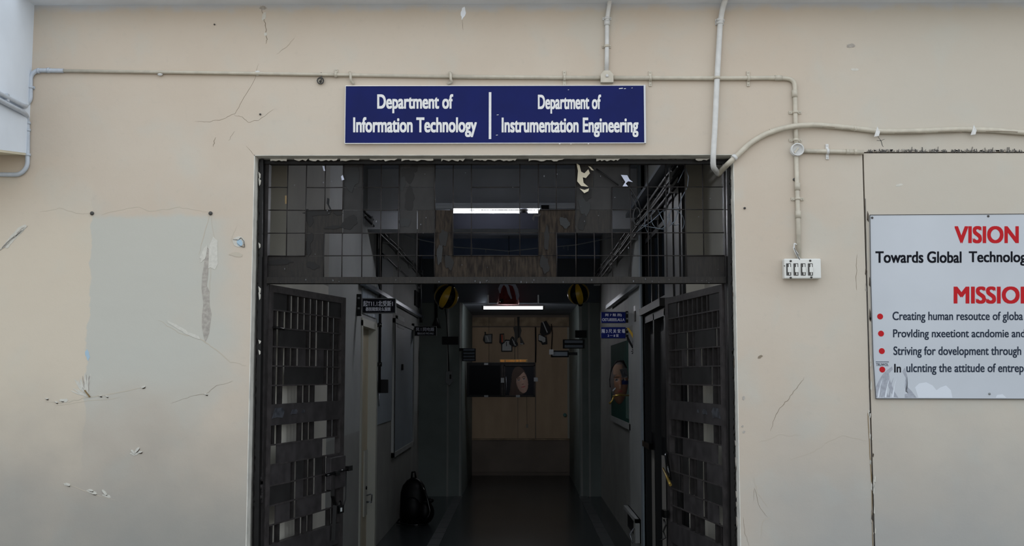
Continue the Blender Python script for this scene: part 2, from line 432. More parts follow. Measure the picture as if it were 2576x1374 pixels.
# right wall with a double door and high windows
yrA, yrB = onX(1681, 900, RX).y, onX(1626, 900, RX).y
mb = MB()
wx(mb, RX, yrA, yrB, 3.22, CZ, 1)
ypil = onX(1590, 900, RX).y
wx(mb, RX, yrB, YP, 0, CZ, 1)
wr = struct('wall_right', mb, M['cor_dark'])
mb = MB(); mb.box((RX-.03, yrB, 0), (RX, ypil, CZ)); struct('pilaster', mb, M['cor_wall'], wr)
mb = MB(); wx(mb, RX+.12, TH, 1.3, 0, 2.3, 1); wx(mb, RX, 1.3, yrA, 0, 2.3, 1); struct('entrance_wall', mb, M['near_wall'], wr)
mb = MB(); wx(mb, RX+.12, TH, 1.3, 2.3, CZ, 1); wx(mb, RX, 1.3, yrA, 2.3, CZ, 1); struct('entrance_wall', mb, M['upper_shade'], wr)
mb = MB(); mb.box((RX-.045, yrB, 0), (RX, yrB+.12, CZ)); struct('pilaster_edge', mb, M['cor_blue'], wr)
MB_ = MB(); MB_.box((RX-.02, 1.32, 0), (RX, yrA, 3.3)); struct('dark_panelling', MB_, M['door_black'], wr)
for ya_ in (1.40, 1.72): struct('panel_strip', MB().box((RX-.03, ya_, .1), (RX-.02, ya_+.2, 3.2)), M['sheet'], wr)
mb = MB(); mb.box((NX, YP, 0), (RX+.14, YP+.3, CZ)); wx(mb, NX, YP+.3, YF, 0, FZ, 1); struct('pier', mb, M['cor_green'], wr)
for px in (1462, 1482): q_ = onY(px, 900, YP).x; struct('edge_moulding', MB().box((q_-.012, YP-.02, 0), (q_+.012, YP, FZ)), M['cor_wall'], wr)
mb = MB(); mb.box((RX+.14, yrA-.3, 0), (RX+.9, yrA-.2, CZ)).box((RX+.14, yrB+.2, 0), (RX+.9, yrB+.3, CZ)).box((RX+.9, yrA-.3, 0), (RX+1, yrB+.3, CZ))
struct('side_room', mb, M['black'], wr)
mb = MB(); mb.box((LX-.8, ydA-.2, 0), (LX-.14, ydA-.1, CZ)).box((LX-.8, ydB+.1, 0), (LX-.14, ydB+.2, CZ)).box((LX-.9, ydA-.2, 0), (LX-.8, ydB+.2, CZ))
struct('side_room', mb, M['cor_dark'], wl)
# ceiling with beams
mb = MB(); mb.box((LX-.9, TH, CZ), (RX+1, YP+.3, CZ+.12)).box((-1.2, YP+.3, FZ), (1.2, YF+.2, FZ+.12))
ce = struct('ceiling_corridor', mb, M['cor_ceil'])
mb = MB(); mb.box((LX, 4.05, 2.99), (RX, 4.3, CZ)); struct('cross_beam', mb, M['beam_grey'], ce)
mb = MB(); mb.box((onY(1094,540,4.04).x, 4.042, 2.99), (onY(1446,540,4.04).x, 4.05, 3.2)); struct('beam_shade_panel', mb, M['beam_shade'], ce)  # thin sheet that paints the shade below the lamp onto the beam
mb = MB(); mb.box((LX, YP-.05, FZ), (RX, YP+.3, CZ)); struct('lintel', mb, M['lintel'], ce)
mb = MB(); mb.box((LX, YP-.08, 3.27), (RX, YP-.05, CZ)); struct('lintel_band', mb, M['lintel_blue'], ce)
# floor and border tiles
mb = MB(); mb.box((LX-.9, TH, -.12), (RX+1, YF+.2, 0)); fl = struct('floor', mb, M['cor_floor'])
for sx in (-1, 1):
    y = .6
    while y < YP-.1:
        mb = MB(); x0 = sx*.80; mb.box((x0, y, -.01), (x0+sx*.11, y+.385, .006)); struct('border_tile', mb, M['tile'], fl)
        y += .4
# far wall
mb = MB(); mb.box((-1.2, YF, 0), (1.2, YF+.15, FZ+.05)); wf = struct('wall_far', mb, M['far_low'])
def farbox(x0, x1, y0, y1, t, m, name):
    a = onY(x0, y1, YF); b = onY(x1, y0, YF)
    mb = MB(); mb.box((a.x, YF-t, a.z), (b.x, YF, b.z)); return struct(name, mb, m, wf)
farbox(1187, 1431, 799, 821, .05, M['far_trim'], 'top_trim')
farbox(1187, 1302, 824, 1103, .02, M['far_brown'], 'board_panel')
farbox(1303.5, 1345.5, 824, 1103, .02, M['far_brown'], 'board_panel')
farbox(1348.5, 1427, 824, 1103, .02, M['far_brown'], 'board_panel')
farbox(1428, 1432, 824, 1103, .03, M['door_frame'], 'edge_strip')
farbox(1187, 1432, 1107, 1188, .012, M['far_low'], 'board_panel')
farbox(1187, 1432, 1104, 1107, .03, M['far_trim'], 'rail')

# ================================================================== IRON FRAME WITH TRANSOM GRILLE
FY = REC
def fy(px, py): return onY(px, py, FY)
jl = fy(667, 900).x; jr = fy(1829, 900).x
fl_ = XL+.004; fr_ = XR-.004
zt0 = fy(1250, 411).z; zr1 = fy(1250, 697).z; zr0 = fy(1250, 713).z
fr = thing('gate_frame', 'black iron door frame with wire grille transom, filling the wide doorway under the blue sign', 'gate frame', (0, FY, 0))
MB().box((fl_, FY, 0), (jl, FY+.06, ZT-.004)).build('jamb', M['iron'], fr)
MB().box((jr, FY, 0), (fr_, FY+.06, ZT-.004)).build('jamb', M['iron'], fr)
MB().box((jl, FY, zt0), (jr, FY+.06, ZT-.004)).build('top_rail', M['iron'], fr)
MB().box((jl, FY-.006, zr0), (jr, FY+.06, zr1)).build('transom_rail', M['rust'], fr)
cols = [667,719.6,767,814.5,860,910,956.5,1002,1048.5,1093,1139,1185,1308,1355,1400,1449,1495,1541,1587,1632,1678,1727,1771,1829]
rows = [411,469,526,584.5,642,697]
# grid cells: '.' open, 'r' rusty sheet, 'd' dark sheet, 'b' brown sheet ; per cell row, 23 cells
grid = [
 "....d..dd......rdd.....",
 "....d..dd......dd......",
 "..rrd..drb...bbrr......",
 "..r......b...b.........",
 "rrr......bbbbb.......rr",
]
gy = FY+.025
def zrow(j): return fy(1250, rows[j]).z
def xcol(i): return fy(cols[i], 560).x
kinds = {'r': M['rust'], 'd': M['sheet'], 'b': M['rust_brown']}
nC = len(cols)-1
for j in range(5):
    i = 0
    while i < nC:
        c = grid[j][i] if i < len(grid[j]) else '.'
        if c in kinds:
            k2 = i
            while k2+1 < nC and grid[j][k2+1] == c: k2 += 1
            MB().box((xcol(i)+.002, gy+.008, zrow(j+1)+.001), (xcol(k2+1)-.002, gy+.012, zrow(j)-.001)).build('sheet_patch', kinds[c], fr)
            i = k2+1
        else: i += 1
bar_r = .0028
for i in range(1, nC):       # vertical wires, broken where both neighbours are sheet
    j = 0
    while j < 5:
        def solid(jj): return grid[jj][i-1] in kinds and grid[jj][i] in kinds
        if solid(j): j += 1; continue
        k2 = j
        while k2+1 < 5 and not solid(k2+1): k2 += 1
        x = xcol(i); jx = random.uniform(-.002, .002)
        MB().tube([(x, gy, zrow(j)), (x+jx, gy-.001, (zrow(j)+zrow(k2+1))/2), (x, gy, zrow(k2+1))], bar_r*1.15, 6).build('grille_bar', M['iron'], fr)
        j = k2+1
skipH = {(1, 1), (2, 4), (1, 9), (1, 10), (1, 12), (2, 9)}
for j in range(1, 5):        # horizontal wires
    i = 0
    while i < nC:
        def solid(ii): return (grid[j-1][ii] in kinds and grid[j][ii] in kinds) or (j, ii) in skipH
        if solid(i): i += 1; continue
        k2 = i
        while k2+1 < nC and not solid(k2+1): k2 += 1
        z = zrow(j)
        MB().tube([(xcol(i), gy+.004, z), ((xcol(i)+xcol(k2+1))/2, gy+.004, z+random.uniform(-.002, .002)), (xcol(k2+1), gy+.004, z)], bar_r, 6).build('grille_bar', M['iron'], fr)
        i = k2+1
# scuffed paint flecks on sheet and rails
mb = MB()
for _ in range(70):
    px = random.uniform(690, 1820); py = random.choice([random.uniform(415, 690), random.uniform(699, 712)])
    if 1150 < px < 1400 and 540 < py < 640: continue
    p = onY(px, py, FY-.008 if py > 698 else gy-.004); s_ = random.uniform(.001, .003)
    mb.hexa(p, (s_, 0, 0), (0, .0008, 0), (0, 0, s_*random.uniform(.5, 2.2)))
mb.build('paint_fleck', M['paint_smear'], fr, kind='stuff')
def blotch(cx, cy, rx, ry, m, dd):
    n = 16; ph = random.random()*6; pts = []
    for i in range(n):
        a = 2*math.pi*i/n; r = 1+.22*math.sin(2*a+ph)+.14*math.sin(5*a+ph*2)+random.uniform(-.08, .08)
        pts.append(onY(cx+rx*r*math.cos(a), cy+ry*r*math.sin(a), gy+.0065-dd))
    mb = MB(); mb.prism(pts, (0, .001, 0)); mb.build('paint_blotch', m, fr)
for q, (cx, cy, rx, ry, m_) in enumerate(((1025,440,14,22,'blotch'),(1012,462,9,16,'blotch_pale'),(1030,500,14,26,'blotch'),(1018,560,12,14,'blotch_pale'),(1040,425,10,14,'blotch'),
    (778,548,9,22,'blotch'),(800,536,30,8,'blotch'),(850,536,12,5,'blotch'),(780,600,8,14,'blotch'),(775,625,7,18,'blotch'),(786,668,14,10,'blotch'),(700,660,40,6,'blotch'),
    (838,572,24,4,'blotch'),(880,560,20,16,'blotch'),(885,450,18,30,'blotch_pale'),(1115,600,9,26,'blotch'),(1130,660,10,20,'blotch'),(1106,640,6,30,'blotch_pale'),
    (1470,520,12,26,'blotch_pale'),(1465,560,10,18,'blotch'),(1478,490,9,16,'blotch'),(1420,560,12,14,'blotch_pale'),(1375,600,8,26,'blotch'),(1370,665,12,20,'blotch'))):
    blotch(cx, cy, rx, ry, M[m_], q*.00012)
# flapping peeled strips on the grille
def flap(pts, m, name, parent, Y, t=.002):
    mb = MB(); mb.prism([onY(x, y, Y) for x, y in pts], (0, t, 0)); return mb.build(name, m, parent)
flap([(1450,410),(1458,416),(1462,432),(1470,436),(1480,426),(1484,436),(1474,448),(1466,446),(1468,460),(1480,470),(1462,468),(1452,456),(1454,430)], M['cream'], 'peeled_flap', fr, gy-.02)
flap([(1480,418),(1486,420),(1494,429),(1488,428)], M['cream'], 'peeled_flap', fr, gy-.02)
flap([(1458,474),(1470,478),(1482,474),(1480,481),(1470,486)], M['cream'], 'peeled_flap', fr, gy-.02)
flap([(1562,440),(1578,441),(1584,452),(1592,458),(1580,456),(1574,462),(1580,469),(1566,469),(1573,458)], M['whitecloth'], 'peeled_flap', fr, gy-.02)
flap([(858,444),(862,440),(866,452),(860,454)], M['whitecloth'], 'peeled_flap', fr, gy-.02)
flap([(811,417),(816,418),(818,430),(814,430)], M['whitecloth'], 'peeled_flap', fr, gy-.02)
flap([(717,492),(721,492),(721,513),(717,513)], M['tape'], 'peeled_flap', fr, gy-.02)
flap([(823,498),(829,500),(828,515),(834,528),(829,526),(822,512)], M['black'], 'peeled_flap', fr, gy-.02)
flap([(1338,549),(1345,537),(1352,541),(1362,537),(1356,545),(1345,545),(1343,556)], M['sheet'], 'peeled_flap', fr, gy-.02)
mb = MB()
for pts in ([(1500,425),(1528,445),(1556,466)], [(1574,458),(1590,480),(1606,508),(1612,530)], [(1590,490),(1598,512),(1604,535)]):
    mb.tube([onY(x, y, gy-.012) for x, y in pts], .004, 6)
mb.tube([onY(1602+9*math.cos(t*.3), 545+22*math.sin(t*.3), gy-.012) for t in range(22)], .005, 6)
mb.build('torn_rubber_strip', M['cable'], fr)
# wire tangle hanging behind the grille
mb = MB()
def loop(cx, cy, rx, ry, t0, t1, Y, r=.0022):
    mb.tube([onY(cx+rx*math.cos(t0+(t1-t0)*i/18), cy+ry*math.sin(t0+(t1-t0)*i/18), Y+.01*math.sin(i)) for i in range(19)], r, 5)
loop(1685, 560, 36, 34, -2.4, 0.5, gy+.02); loop(1660, 548, 22, 28, 0, 4.0, gy+.03); loop(1700, 545, 16, 22, 1, 5.6, gy+.025); loop(1640, 560, 18, 30, 2, 5.2, gy+.02)
for pts in ([(1600,585),(1640,556),(1668,530)], [(1612,567),(1650,574),(1672,578)], [(1655,528),(1668,556),(1678,580)], [(1668,530),(1679,548),(1690,528)], [(1706,532),(1698,556),(1683,570)], [(1725,424),(1732,445),(1729,470),(1714,500),(1708,525)], [(1705,460),(1722,425)]):
    mb.tube([onY(x, y, gy+.02) for x, y in pts], .0025, 5)
mb.build('wire_tangle', M['tray'], fr)
# hinge knuckles on the jambs
for px, ys, nm in ((654, (725, 1205, 1225, 1252), 'hinge'), (1836, (830, ), 'hinge')):
    for y in ys:
        p = onY(px, y, FY-.012); mb = MB(); mb.tube([p+Vector((0,0,-.03 if px > 1000 else -.012)), p+Vector((0,0,.05 if px > 1000 else .012))], .012, 10)
        mb.hexa(p+Vector((0,.006,0)), (.016,0,0), (0,.004,0), (0,0,.03)); mb.build(nm, M['iron'], fr)
# ragged black paint over the reveal, with grey flakes
def ragged_v(x0, x1, y0, y1, Y, m, amp, n, name, parent, face=1):
    mb = MB(); zs_ = []
    a = [];
    for i in range(n+1):
        y = y0+(y1-y0)*i/n; t = i/n
        base = x0[0]*(1-t)+x0[1]*t; inn = x1[0]*(1-t)+x1[1]*t
        a.append((base+random.uniform(-amp, amp)*random.random(), inn, y))
    vs = []; fs = []
    for e, inn, y in a: vs += [onY(e, y, Y), onY(inn, y, Y), onY(e, y, Y)+Vector((0,.055,0)), onY(inn, y, Y)+Vector((0,.055,0))]
    for i in range(n):
        o = i*4; fs += [(o, o+1, o+5, o+4), (o+2, o, o+4, o+6), (o+1, o+3, o+7, o+5), (o+2, o+6, o+7, o+3)]
    mb.add(vs, fs); return mb.build(name, m, parent)
ragged_v((653.5, 638), (662, 650), 400, 1380, FY-.057, M['iron_edge'], 4.2, 150, 'ragged_paint_edge', fr)
ragged_v((1836.5, 1851.5), (1828, 1840), 404, 1380, FY-.057, M['iron_edge'], 4.6, 150, 'ragged_paint_edge', fr)
mb = MB(); n = 190; vs = []; fs = []
cur = 0
for i in range(n+1):
    x = 652+(1838-652)*i/n; cur = cur*.7+random.uniform(-2.4, 2.4)
    y = 402+cur*.8
    vs += [onY(x, y, FY-.022), onY(x, 412, FY-.022), onY(x, y, FY-.002), onY(x, 412, FY-.002)]
for i in range(n):
    o = i*4; fs += [(o, o+1, o+5, o+4), (o+2, o, o+4, o+6), (o+1, o+3, o+7, o+5)]
mb.add(vs, fs); mb.build('ragged_paint_edge', M['iron_edge'], fr)
for (x0, x1) in ((680, 722), (740, 775), (778, 850), (856, 905), (930, 1000), (1010, 1090), (1110, 1170), (1190, 1300), (1330, 1420), (1500, 1560), (1750, 1785)):
    pts = [(x0, 399)]; x = x0
    while x < x1: pts.append((x, 400.5+random.uniform(1, 5.5))); x += random.uniform(4, 9)
    pts.append((x1, 399)); flap(pts, M['plaster_white'] if random.random() < .6 else M['reveal'], 'paint_flake', fr, FY-.062, .003)
for y0 in (432, 448, 610, 720, 735, 855, 880):
    h_ = random.uniform(8,22); flap([(650,y0),(655+random.random()*2,y0+h_*.3),(655,y0+h_*.8),(652,y0+h_)], M['plaster_white'], 'paint_flake', fr, FY-.062, .003)
for y0, h in ((450,22), (500,40), (735,12), (900,30), (1108,14), (1150,30), (1170,16), (1235,20), (1262,14), (1300,26)):
    xx = 1838+(y0-404)*.0165
    flap([(xx-1,y0),(xx+4,y0+4),(xx+3,y0+h*.6),(xx,y0+h)], M['plaster_grey'] if y0 % 3 else M['joint'], 'paint_flake', fr, FY-.062, .003)

# ================================================================== GATE LEAVES
def gate(name, label, hx, fx, Yh, depth_ratio, side):
    P0 = onY(hx, 900, Yh); P0.z = 0
    dep = (Yh-CAM.y)*depth_ratio
    P1 = onY(fx, 900, CAM.y+dep); P1.z = 0
    U = (P1-P0); Lw = U.length; U = U/Lw; Nn = Vector((-U.y, U.x, 0))*(-side)     # towards corridor middle
    if Nn.x*side > 0: Nn = -Nn
    def at(u, z, n=0): return P0+U*u+Nn*n+Vector((0,0,z))
    def uat(px):
        r = ray(px, 945); t = (P0-CAM).dot(Nn)/r.dot(Nn); q = CAM+r*t; return (q-P0).dot(U)
    def zat(px, py):
        r = ray(px, py); t = (P0-CAM).dot(Nn)/r.dot(Nn); return (CAM+r*t).z
    g = thing(name, label, 'gate', P0)
    hh = hx+11*(-side)*1.0
    zr = [zat(hh, y) for y in (735, 779, 824, 872, 921, 970, 1018)]
    zr2 = [zat(hh, y) for y in (1071, 1120, 1170, 1222, 1272, 1321, 1370)]
    ztop = zat(hh, 717)
    zb = [zr2[-1]-.13-.107*i for i in range(4)]
    z_end = .06
    u0 = .055; u1 = Lw-.07; n = 11; du = (u1-u0)/n; hw = .0125; th = .018
    fm = M['gate_iron']
    def flat(ua, ub, za, zb_, nm, m, t=.006, off=0.0, parent=g):
        c = at((ua+ub)/2, (za+zb_)/2, off); mb = MB(); mb.hexa(c, U*((ub-ua)/2), Nn*t, Vector((0,0,abs(zb_-za)/2))); return mb.build(nm, m, parent)
    flat(0, u0, z_end, ztop, 'hinge_stile', fm, th)
    flat(u1, Lw, z_end, ztop, 'lock_stile', fm, th)
    flat(u0, u1, zr[0], ztop, 'top_rail', fm, th)
    flat(u0, u1, zr2[0], zr[-1], 'middle_rail', M['plate'], th)
    flat(u0, u1, zr2[-1]-.13, zr2[-1], 'lower_rail', M['plate'], th)
    flat(u0, u1, z_end, z_end+.05, 'bottom_rail', fm, th)
    upper = ["ppbbbbbbbpp", "bbbbbbbbbbb", "bppppbbppbb", "bbbbpbbpbbb", "bbppppppbbb", "bboobbboobb"]
    lower = ["bboobbboobb", "opppppppooo", "pppbpbbpbpp", "pppbpbbpbpp", "oppbppppoob", "bboobbboobb"]
    bot = ["bbbbbbbbbbb"]*1
    def field(rowsz, gridc):
        R = len(gridc)
        for j in range(R):          # plates, merged along the row
            i = 0
            while i < n:
                if gridc[j][i] == 'p':
                    k2 = i
                    while k2+1 < n and gridc[j][k2+1] == 'p': k2 += 1
                    flat(u0+i*du, u0+(k2+1)*du, rowsz[j+1], rowsz[j], 'gate_plate', M['plate'] if (i+j) % 3 else M['sheet'], .004, .010)
                    i = k2+1
                else: i += 1
        for i in range(n):          # square bars, merged down the column
            j = 0
            while j < R:
                if gridc[j][i] != 'b': j += 1; continue
                k2 = j
                while k2+1 < R and gridc[k2+1][i] == 'b': k2 += 1
                c = u0+(i+.5)*du
                mb = MB(); mb.hexa(at(c, (rowsz[j]+rowsz[k2+1])/2), U*(hw if side < 0 else hw*.9), Nn*(.0115 if side < 0 else .0125), Vector((0,0,(rowsz[j]-rowsz[k2+1])/2))); mb.build('gate_bar', M['iron'], g)
                j = k2+1
        for j in range(1, R):
            mb = MB(); mb.bar(at(u0, rowsz[j], .013), at(u1, rowsz[j], .013), .003, .004); mb.build('cross_bar', fm, g)
    field(zr, upper); field(zr2, lower); field([zb[0], z_end+.05], bot)
    # splashes of old paint on the middle rail
    for (x0_, w_, h_) in ((.06, .16, .06), (.30, .10, .03), (.46, .04, .02)):
        zc = (zr[-1]+zr2[0])/2+.01
        mb = MB(); mb.prism([at(x0_+w_*a_, zc+h_*b2, th+.001) for a_, b2 in ((0,-.5),(.25,.45),(.8,.5),(1,.1),(.85,-.5),(.4,-.4))], Nn*.002); mb.build('paint_splash', M['paint_smear'], g)
    return g, at, uat, zat, Lw, zr, zr2, U, Nn, u0, u1, du
G = gate('iron_gate', 'open black iron gate leaf on the left side of the doorway', 667, 862, FY+.068, 1.176, -1)
g, at, uat, zat, Lw, zr, zr2, U, Nn, u0, u1, du = G
# lock box, bolt, hanging hasp and padlock on the left leaf
zl = zr2[3]
mb = MB(); mb.hexa(at(u1-.09, zl, .03), U*.12, Nn*.018, (0,0,.10)); mb.build('lock_box', M['plate'], g, bevel=.003)
mb = MB(); mb.tube([at(u1-.30, zl-.0, .055), at(Lw+.03, zl+.015, .055)], .009, 10); mb.hexa(at(Lw+.0, zl+.015, .055), U*.035, Nn*.012, (0,0,.016)); mb.hexa(at(u1-.14, zl, .055), U*.03, Nn*.012, (0,0,.014)); mb.build('slide_bolt', M['black_gloss'], g)
mb = MB(); mb.bar(at(u1-.17, zl-.01, .045), at(u1-.17, zl-.14, .045), .012, .005); mb.bar(at(u1-.17, zl-.14, .045), at(u1-.13, zl-.20, .045), .012, .005); mb.bar(at(u1-.13, zl-.20, .045), at(u1-.15, zl-.42, .045), .012, .005); mb.build('hasp', M['iron_edge'], g)
mb = MB(); mb.hexa(at(u1-.06, zl-.235, .05), U*.035, Nn*.014, (0,0,.024)); q = at(u1-.06, zl-.21, .05)
mb.tube([q+U*(.02*math.cos(t*math.pi/8))+Vector((0,0,.028*math.sin(t*math.pi/8))) for t in range(9)], .004, 6); pl_ = mb.build('padlock', M['black_gloss'], g, bevel=.003)
mb = MB(); mb.hexa(at(u1-.075, zl-.235, .066), U*.009, Nn*.002, (0,0,.012)); mb.build('padlock_label', M['paper'], pl_)
mb = MB(); mb.tube([at(u1-.02, zl-.24, .05), at(u1+.02, zl-.18, .055), at(u1+.035, zl-.1, .05), at(u1+.035, zl, .05)], .0035, 6); mb.build('lock_cord', M['cable'], g)
mb = MB(); mb.hexa(at(.09, (zr[1]+zr[2])/2-.05, .03), U*.05, Nn*.006, (0,0,.006)); mb.tube([at(.06, zr[2], .03), at(.16, zr[2]-.005, .035)], .008, 8); mb.build('pull_handle', M['iron_edge'], g)
G2 = gate('iron_gate', 'open black iron gate leaf on the right side of the doorway', 1827, 1681, FY+.068, 1.19, 1)
g2, at2, uat2, zat2, Lw2, zrb, zrb2, U2, Nn2, u02, u12, du2 = G2
zl = zrb2[3]+.08
mb = MB(); p = [at2(Lw2-.0, zl+.04, .02), at2(Lw2-.10, zl+.02, .05), at2(Lw2-.17, zl-.05, .06), at2(Lw2-.2, zl-.13, .05)]
mb.tube(p, [.006, .012, .014, .006], 8); mb.build('curved_latch', M['black_gloss'], g2)
mb = MB(); mb.tube([at2(Lw2-.02, zl-.07, .05), at2(Lw2-.3, zl-.15, .08)], [.007, .010], 10); mb.build('latch_handle', M['brass'], g2, label='brass latch handle')
mb = MB(); mb.hexa(at2(Lw2-.05, zl-.36, .05), U2*.04, Nn2*.014, (0,0,.024)); q = at2(Lw2-.02, zl-.40, .05)
mb.tube([q, q+Vector((.012,0,-.04)), q+Vector((-.004,0,-.08)), q+Vector((.01,0,-.12)), q+Vector((-.03,0,-.14))], .006, 6); mb.build('padlock', M['black_gloss'], g2)

# ================================================================== WALL DEFECTS (children of the wall)
def ribbon(pts, w0, m, name='crack', jitter=1.5, sub=5, d=.0006, taper=True):
    w0 = w0*(.62 if name in ('crack', 'scuff') else .9)
    P_ = []
    for (x0, y0), (x1, y1) in zip(pts[:-1], pts[1:]):
        for k in range(sub):
            t = k/sub; P_.append((x0+(x1-x0)*t+random.uniform(-jitter, jitter), y0+(y1-y0)*t+random.uniform(-jitter, jitter)))
    P_.append(pts[-1]); n = len(P_); vs = []; fs = []
    for i, (x, y) in enumerate(P_):
        a = P_[max(0, i-1)]; b = P_[min(n-1, i+1)]; dx, dy = b[0]-a[0], b[1]-a[1]; l = math.hypot(dx, dy) or 1
        wv = w0*.5*(math.sin(math.pi*(i+.3)/(n-.4+.0))**.5 if taper else 1)*random.uniform(.6, 1.2)
        nx, ny = -dy/l*wv, dx/l*wv
        vs += [W(x+nx, y+ny, d), W(x-nx, y-ny, d), W(x+nx, y+ny, 0), W(x-nx, y-ny, 0)]
    for i in range(n-1):
        o = i*4; fs += [(o, o+1, o+5, o+4), (o, o+4, o+6, o+2), (o+1, o+3, o+7, o+5)]
    mb = MB(); mb.add(vs, fs); return mb.build(name, m, wall)
for pts, w0 in (([(655,14),(664,40),(668,70),(672,100),(668,110)], 3), ([(650,160),(640,200),(615,245),(590,285),(560,300),(520,307),(490,306)], 1.6),
                ([(588,290),(610,294),(624,308),(650,302),(688,275)], 1.6), ([(741,96),(720,118),(696,136)], 1),
                ([(541,346),(536,369)], 2.4), ([(620,368),(640,390)], 1.2), ([(2024,950),(2005,975),(1985,1003),(1962,1028),(1950,1048),(1938,1085)], 2.2),
                ([(1870,1300),(1874,1340),(1884,1374)], 1.2), ([(1896,1260),(1898,1230),(1912,1280),(1930,1300)], 1.2), ([(2156,640),(2154,690),(2155,730)], 2),
                ([(575,355),(590,330)], 1), ([(585,960),(545,970),(520,990),(480,998),(430,1015)], 1.2), ([(1163,50),(1166,75)], 1)):
    ribbon(pts, w0, M['crack'])
for pts, w0 in (([(100,533),(150,524),(200,538),(232,536)], 2), ([(258,540),(300,528),(350,520),(370,530),(400,528),(450,522),(500,530),(530,536)], 3),
                ([(528,540),(515,580),(500,640)], 3), ([(532,545),(540,600),(530,680),(526,760)], 2), ([(400,805),(450,838),(500,850),(530,870),(580,910),(620,920)], 4),
                ([(115,1012),(160,1014),(220,1000),(290,990),(360,975)], 4), ([(140,1020),(200,1012),(300,1000)], 2.5), ([(160,1216),(210,1235),(290,1258)], 3.5),
                ([(596,570),(585,590),(580,612)], 2), ([(1905,1115),(1960,1095),(2010,1096)], 1.6), ([(1984,1160),(2040,1140),(2080,1115),(2120,1095),(2180,1110)], 1.4), ([(1896,1200),(1905,1240),(1930,1275)], 2), ([(1915,1350),(1918,1310),(1940,1302)], 2)):
    ribbon(pts, w0, M['crack_soft'], 'scuff', 2.0)
def blob(cx, cy, rx, ry, m, name, n=14, rough=.3, rot=0, d=None):
    d = d or random.uniform(.0006, .0018)
    pts = []
    for i in range(n):
        a = 2*math.pi*i/n; r = 1+random.uniform(-rough, rough)
        x = rx*r*math.cos(a); y = ry*r*math.sin(a)
        pts.append(W(cx+x*math.cos(rot)-y*math.sin(rot), cy+x*math.sin(rot)+y*math.cos(rot), d))
    mb = MB(); mb.prism(pts, (0, d+.001, 0)); return mb.build(name, m, wall)
for a_ in ((664,40,5,12,M['plaster_white'],.3), (662,20,9,5,M['plaster_grey'],0), (668,86,4,4,M['plaster_white'],0),
           (517,690,7,70,M['plaster_grey'],.06), (519,790,11,62,M['plaster_grey'],0), (220,893,5,14,M['plaster_blue'],-.2), (512,640,6,22,M['plaster_white'],.3),
           (40,590,9,36,M['plaster_white'],.8), (22,612,6,18,M['plaster_white'],.7), (445,822,30,4,M['plaster_white'],.5), (480,842,26,4,M['plaster_white'],.4),
           (535,640,14,44,M['plaster_white'],.1), (340,1140,14,5,M['plaster_white'],-.2), (232,1238,14,4,M['plaster_white'],.4), (268,1248,10,4,M['plaster_white'],.3), (168,1219,8,4,M['plaster_white'],.2),
           (160,1008,12,5,M['plaster_white'],0), (1165,32,6,16,M['ceil_out'],.1), (1871,1002,4,5,M['plaster_grey'],0), (1868,1073,3,2.5,M['plaster_grey'],0), (1871,1087,4,3,M['plaster_grey'],-.6),
           (2262,466,10,3,M['plaster_white'],-.3), (2140,115,10,5,M['plaster_grey'],0), (2150,175,9,3,M['plaster_white'],0), (1912,898,7,3,M['crack'],-.6)):
    cx, cy, rx, ry, m_, rt = a_; blob(cx, cy, rx, ry, m_, 'plaster_flake', rot=rt, rough=.25)
# feathered white plaster burst
for i in range(18):
    a_ = math.radians(random.uniform(188, 285)); l = random.uniform(25, 62); bx, by = 222, 998
    ex, ey = bx+l*math.cos(a_)*.8, by+l*math.sin(a_); ribbon([(bx, by), ((bx+ex)/2-3, (by+ey)/2), (ex, ey)], random.uniform(3, 6), M['plaster_white'] if i % 5 else M['plaster_grey'], 'plaster_feather', .6, 3, .0006+i*.00006)
for i in range(16):
    y = 575+i*3.2; x = 58-i*3.4+random.uniform(-3, 3); ribbon([(x-9, y+8), (x, y), (x+10, y-7)], 3, M['plaster_grey'] if i % 2 else M['plaster_white'], 'plaster_feather', .8, 3, .003)
mb = MB(); mb.bar(W(213, 982, .004), W(226, 999, .004), .004, .003); mb.build('tape_scrap', M['tape'], wall)
# curled flakes with dark undersides
for (x, y, s_, rt) in ((345,1132,9,-.9), (334,1137,7,.8), (352,1138,6,-.2), (228,1234,7,.3), (263,1240,9,.9), (236,1242,6,.2), (170,1220,6,.5), (155,1008,5,.2), (141,1012,4,.4), (117,1003,4,.1), (252,996,4,.1), (268,997,4,.6), (360,974,6,-.4), (518,992,4,.3)):
    blob(x, y, s_, s_*.35, M['plaster_white'], 'curled_flake', 8, .15, rt, .006); blob(x+2, y+2.5, s_*.7, 1.6, M['joint'], 'curled_flake', 8, .1, rt, .003)
# peeled eye-shaped bruise of paint
blob(600, 608, 15, 13, M['plaster_white'], 'peeled_patch', 18, .08, .3, .002)
blob(603, 611, 7, 9, M['plaster_blue'], 'peeled_patch', 16, .05, -.3, .004)
ribbon([(586,602),(600,604),(606,598),(613,606),(615,622),(606,620),(596,612)], 2, M['slot'], 'peeled_patch', .3, 3, .005)
blob(596, 640, 18, 5, M['crack_soft'], 'scuff', 14, .3, .1)
# screws and nails left in the wall
for x, y, r in ((232,537,5), (530,537,5), (1873,524,3), (655,288,2.5), (540,62,2), (1998,452,4)):
    p = W(x, y); k = .00217
    mb = MB(); mb.lathe([(0,.001),(r*k,.001),(r*k*1.0,.006),(r*k*.6,.009),(0,.010)], p, (0,-1,0), 10); mb.build('old_screw', M['slot'], wall)
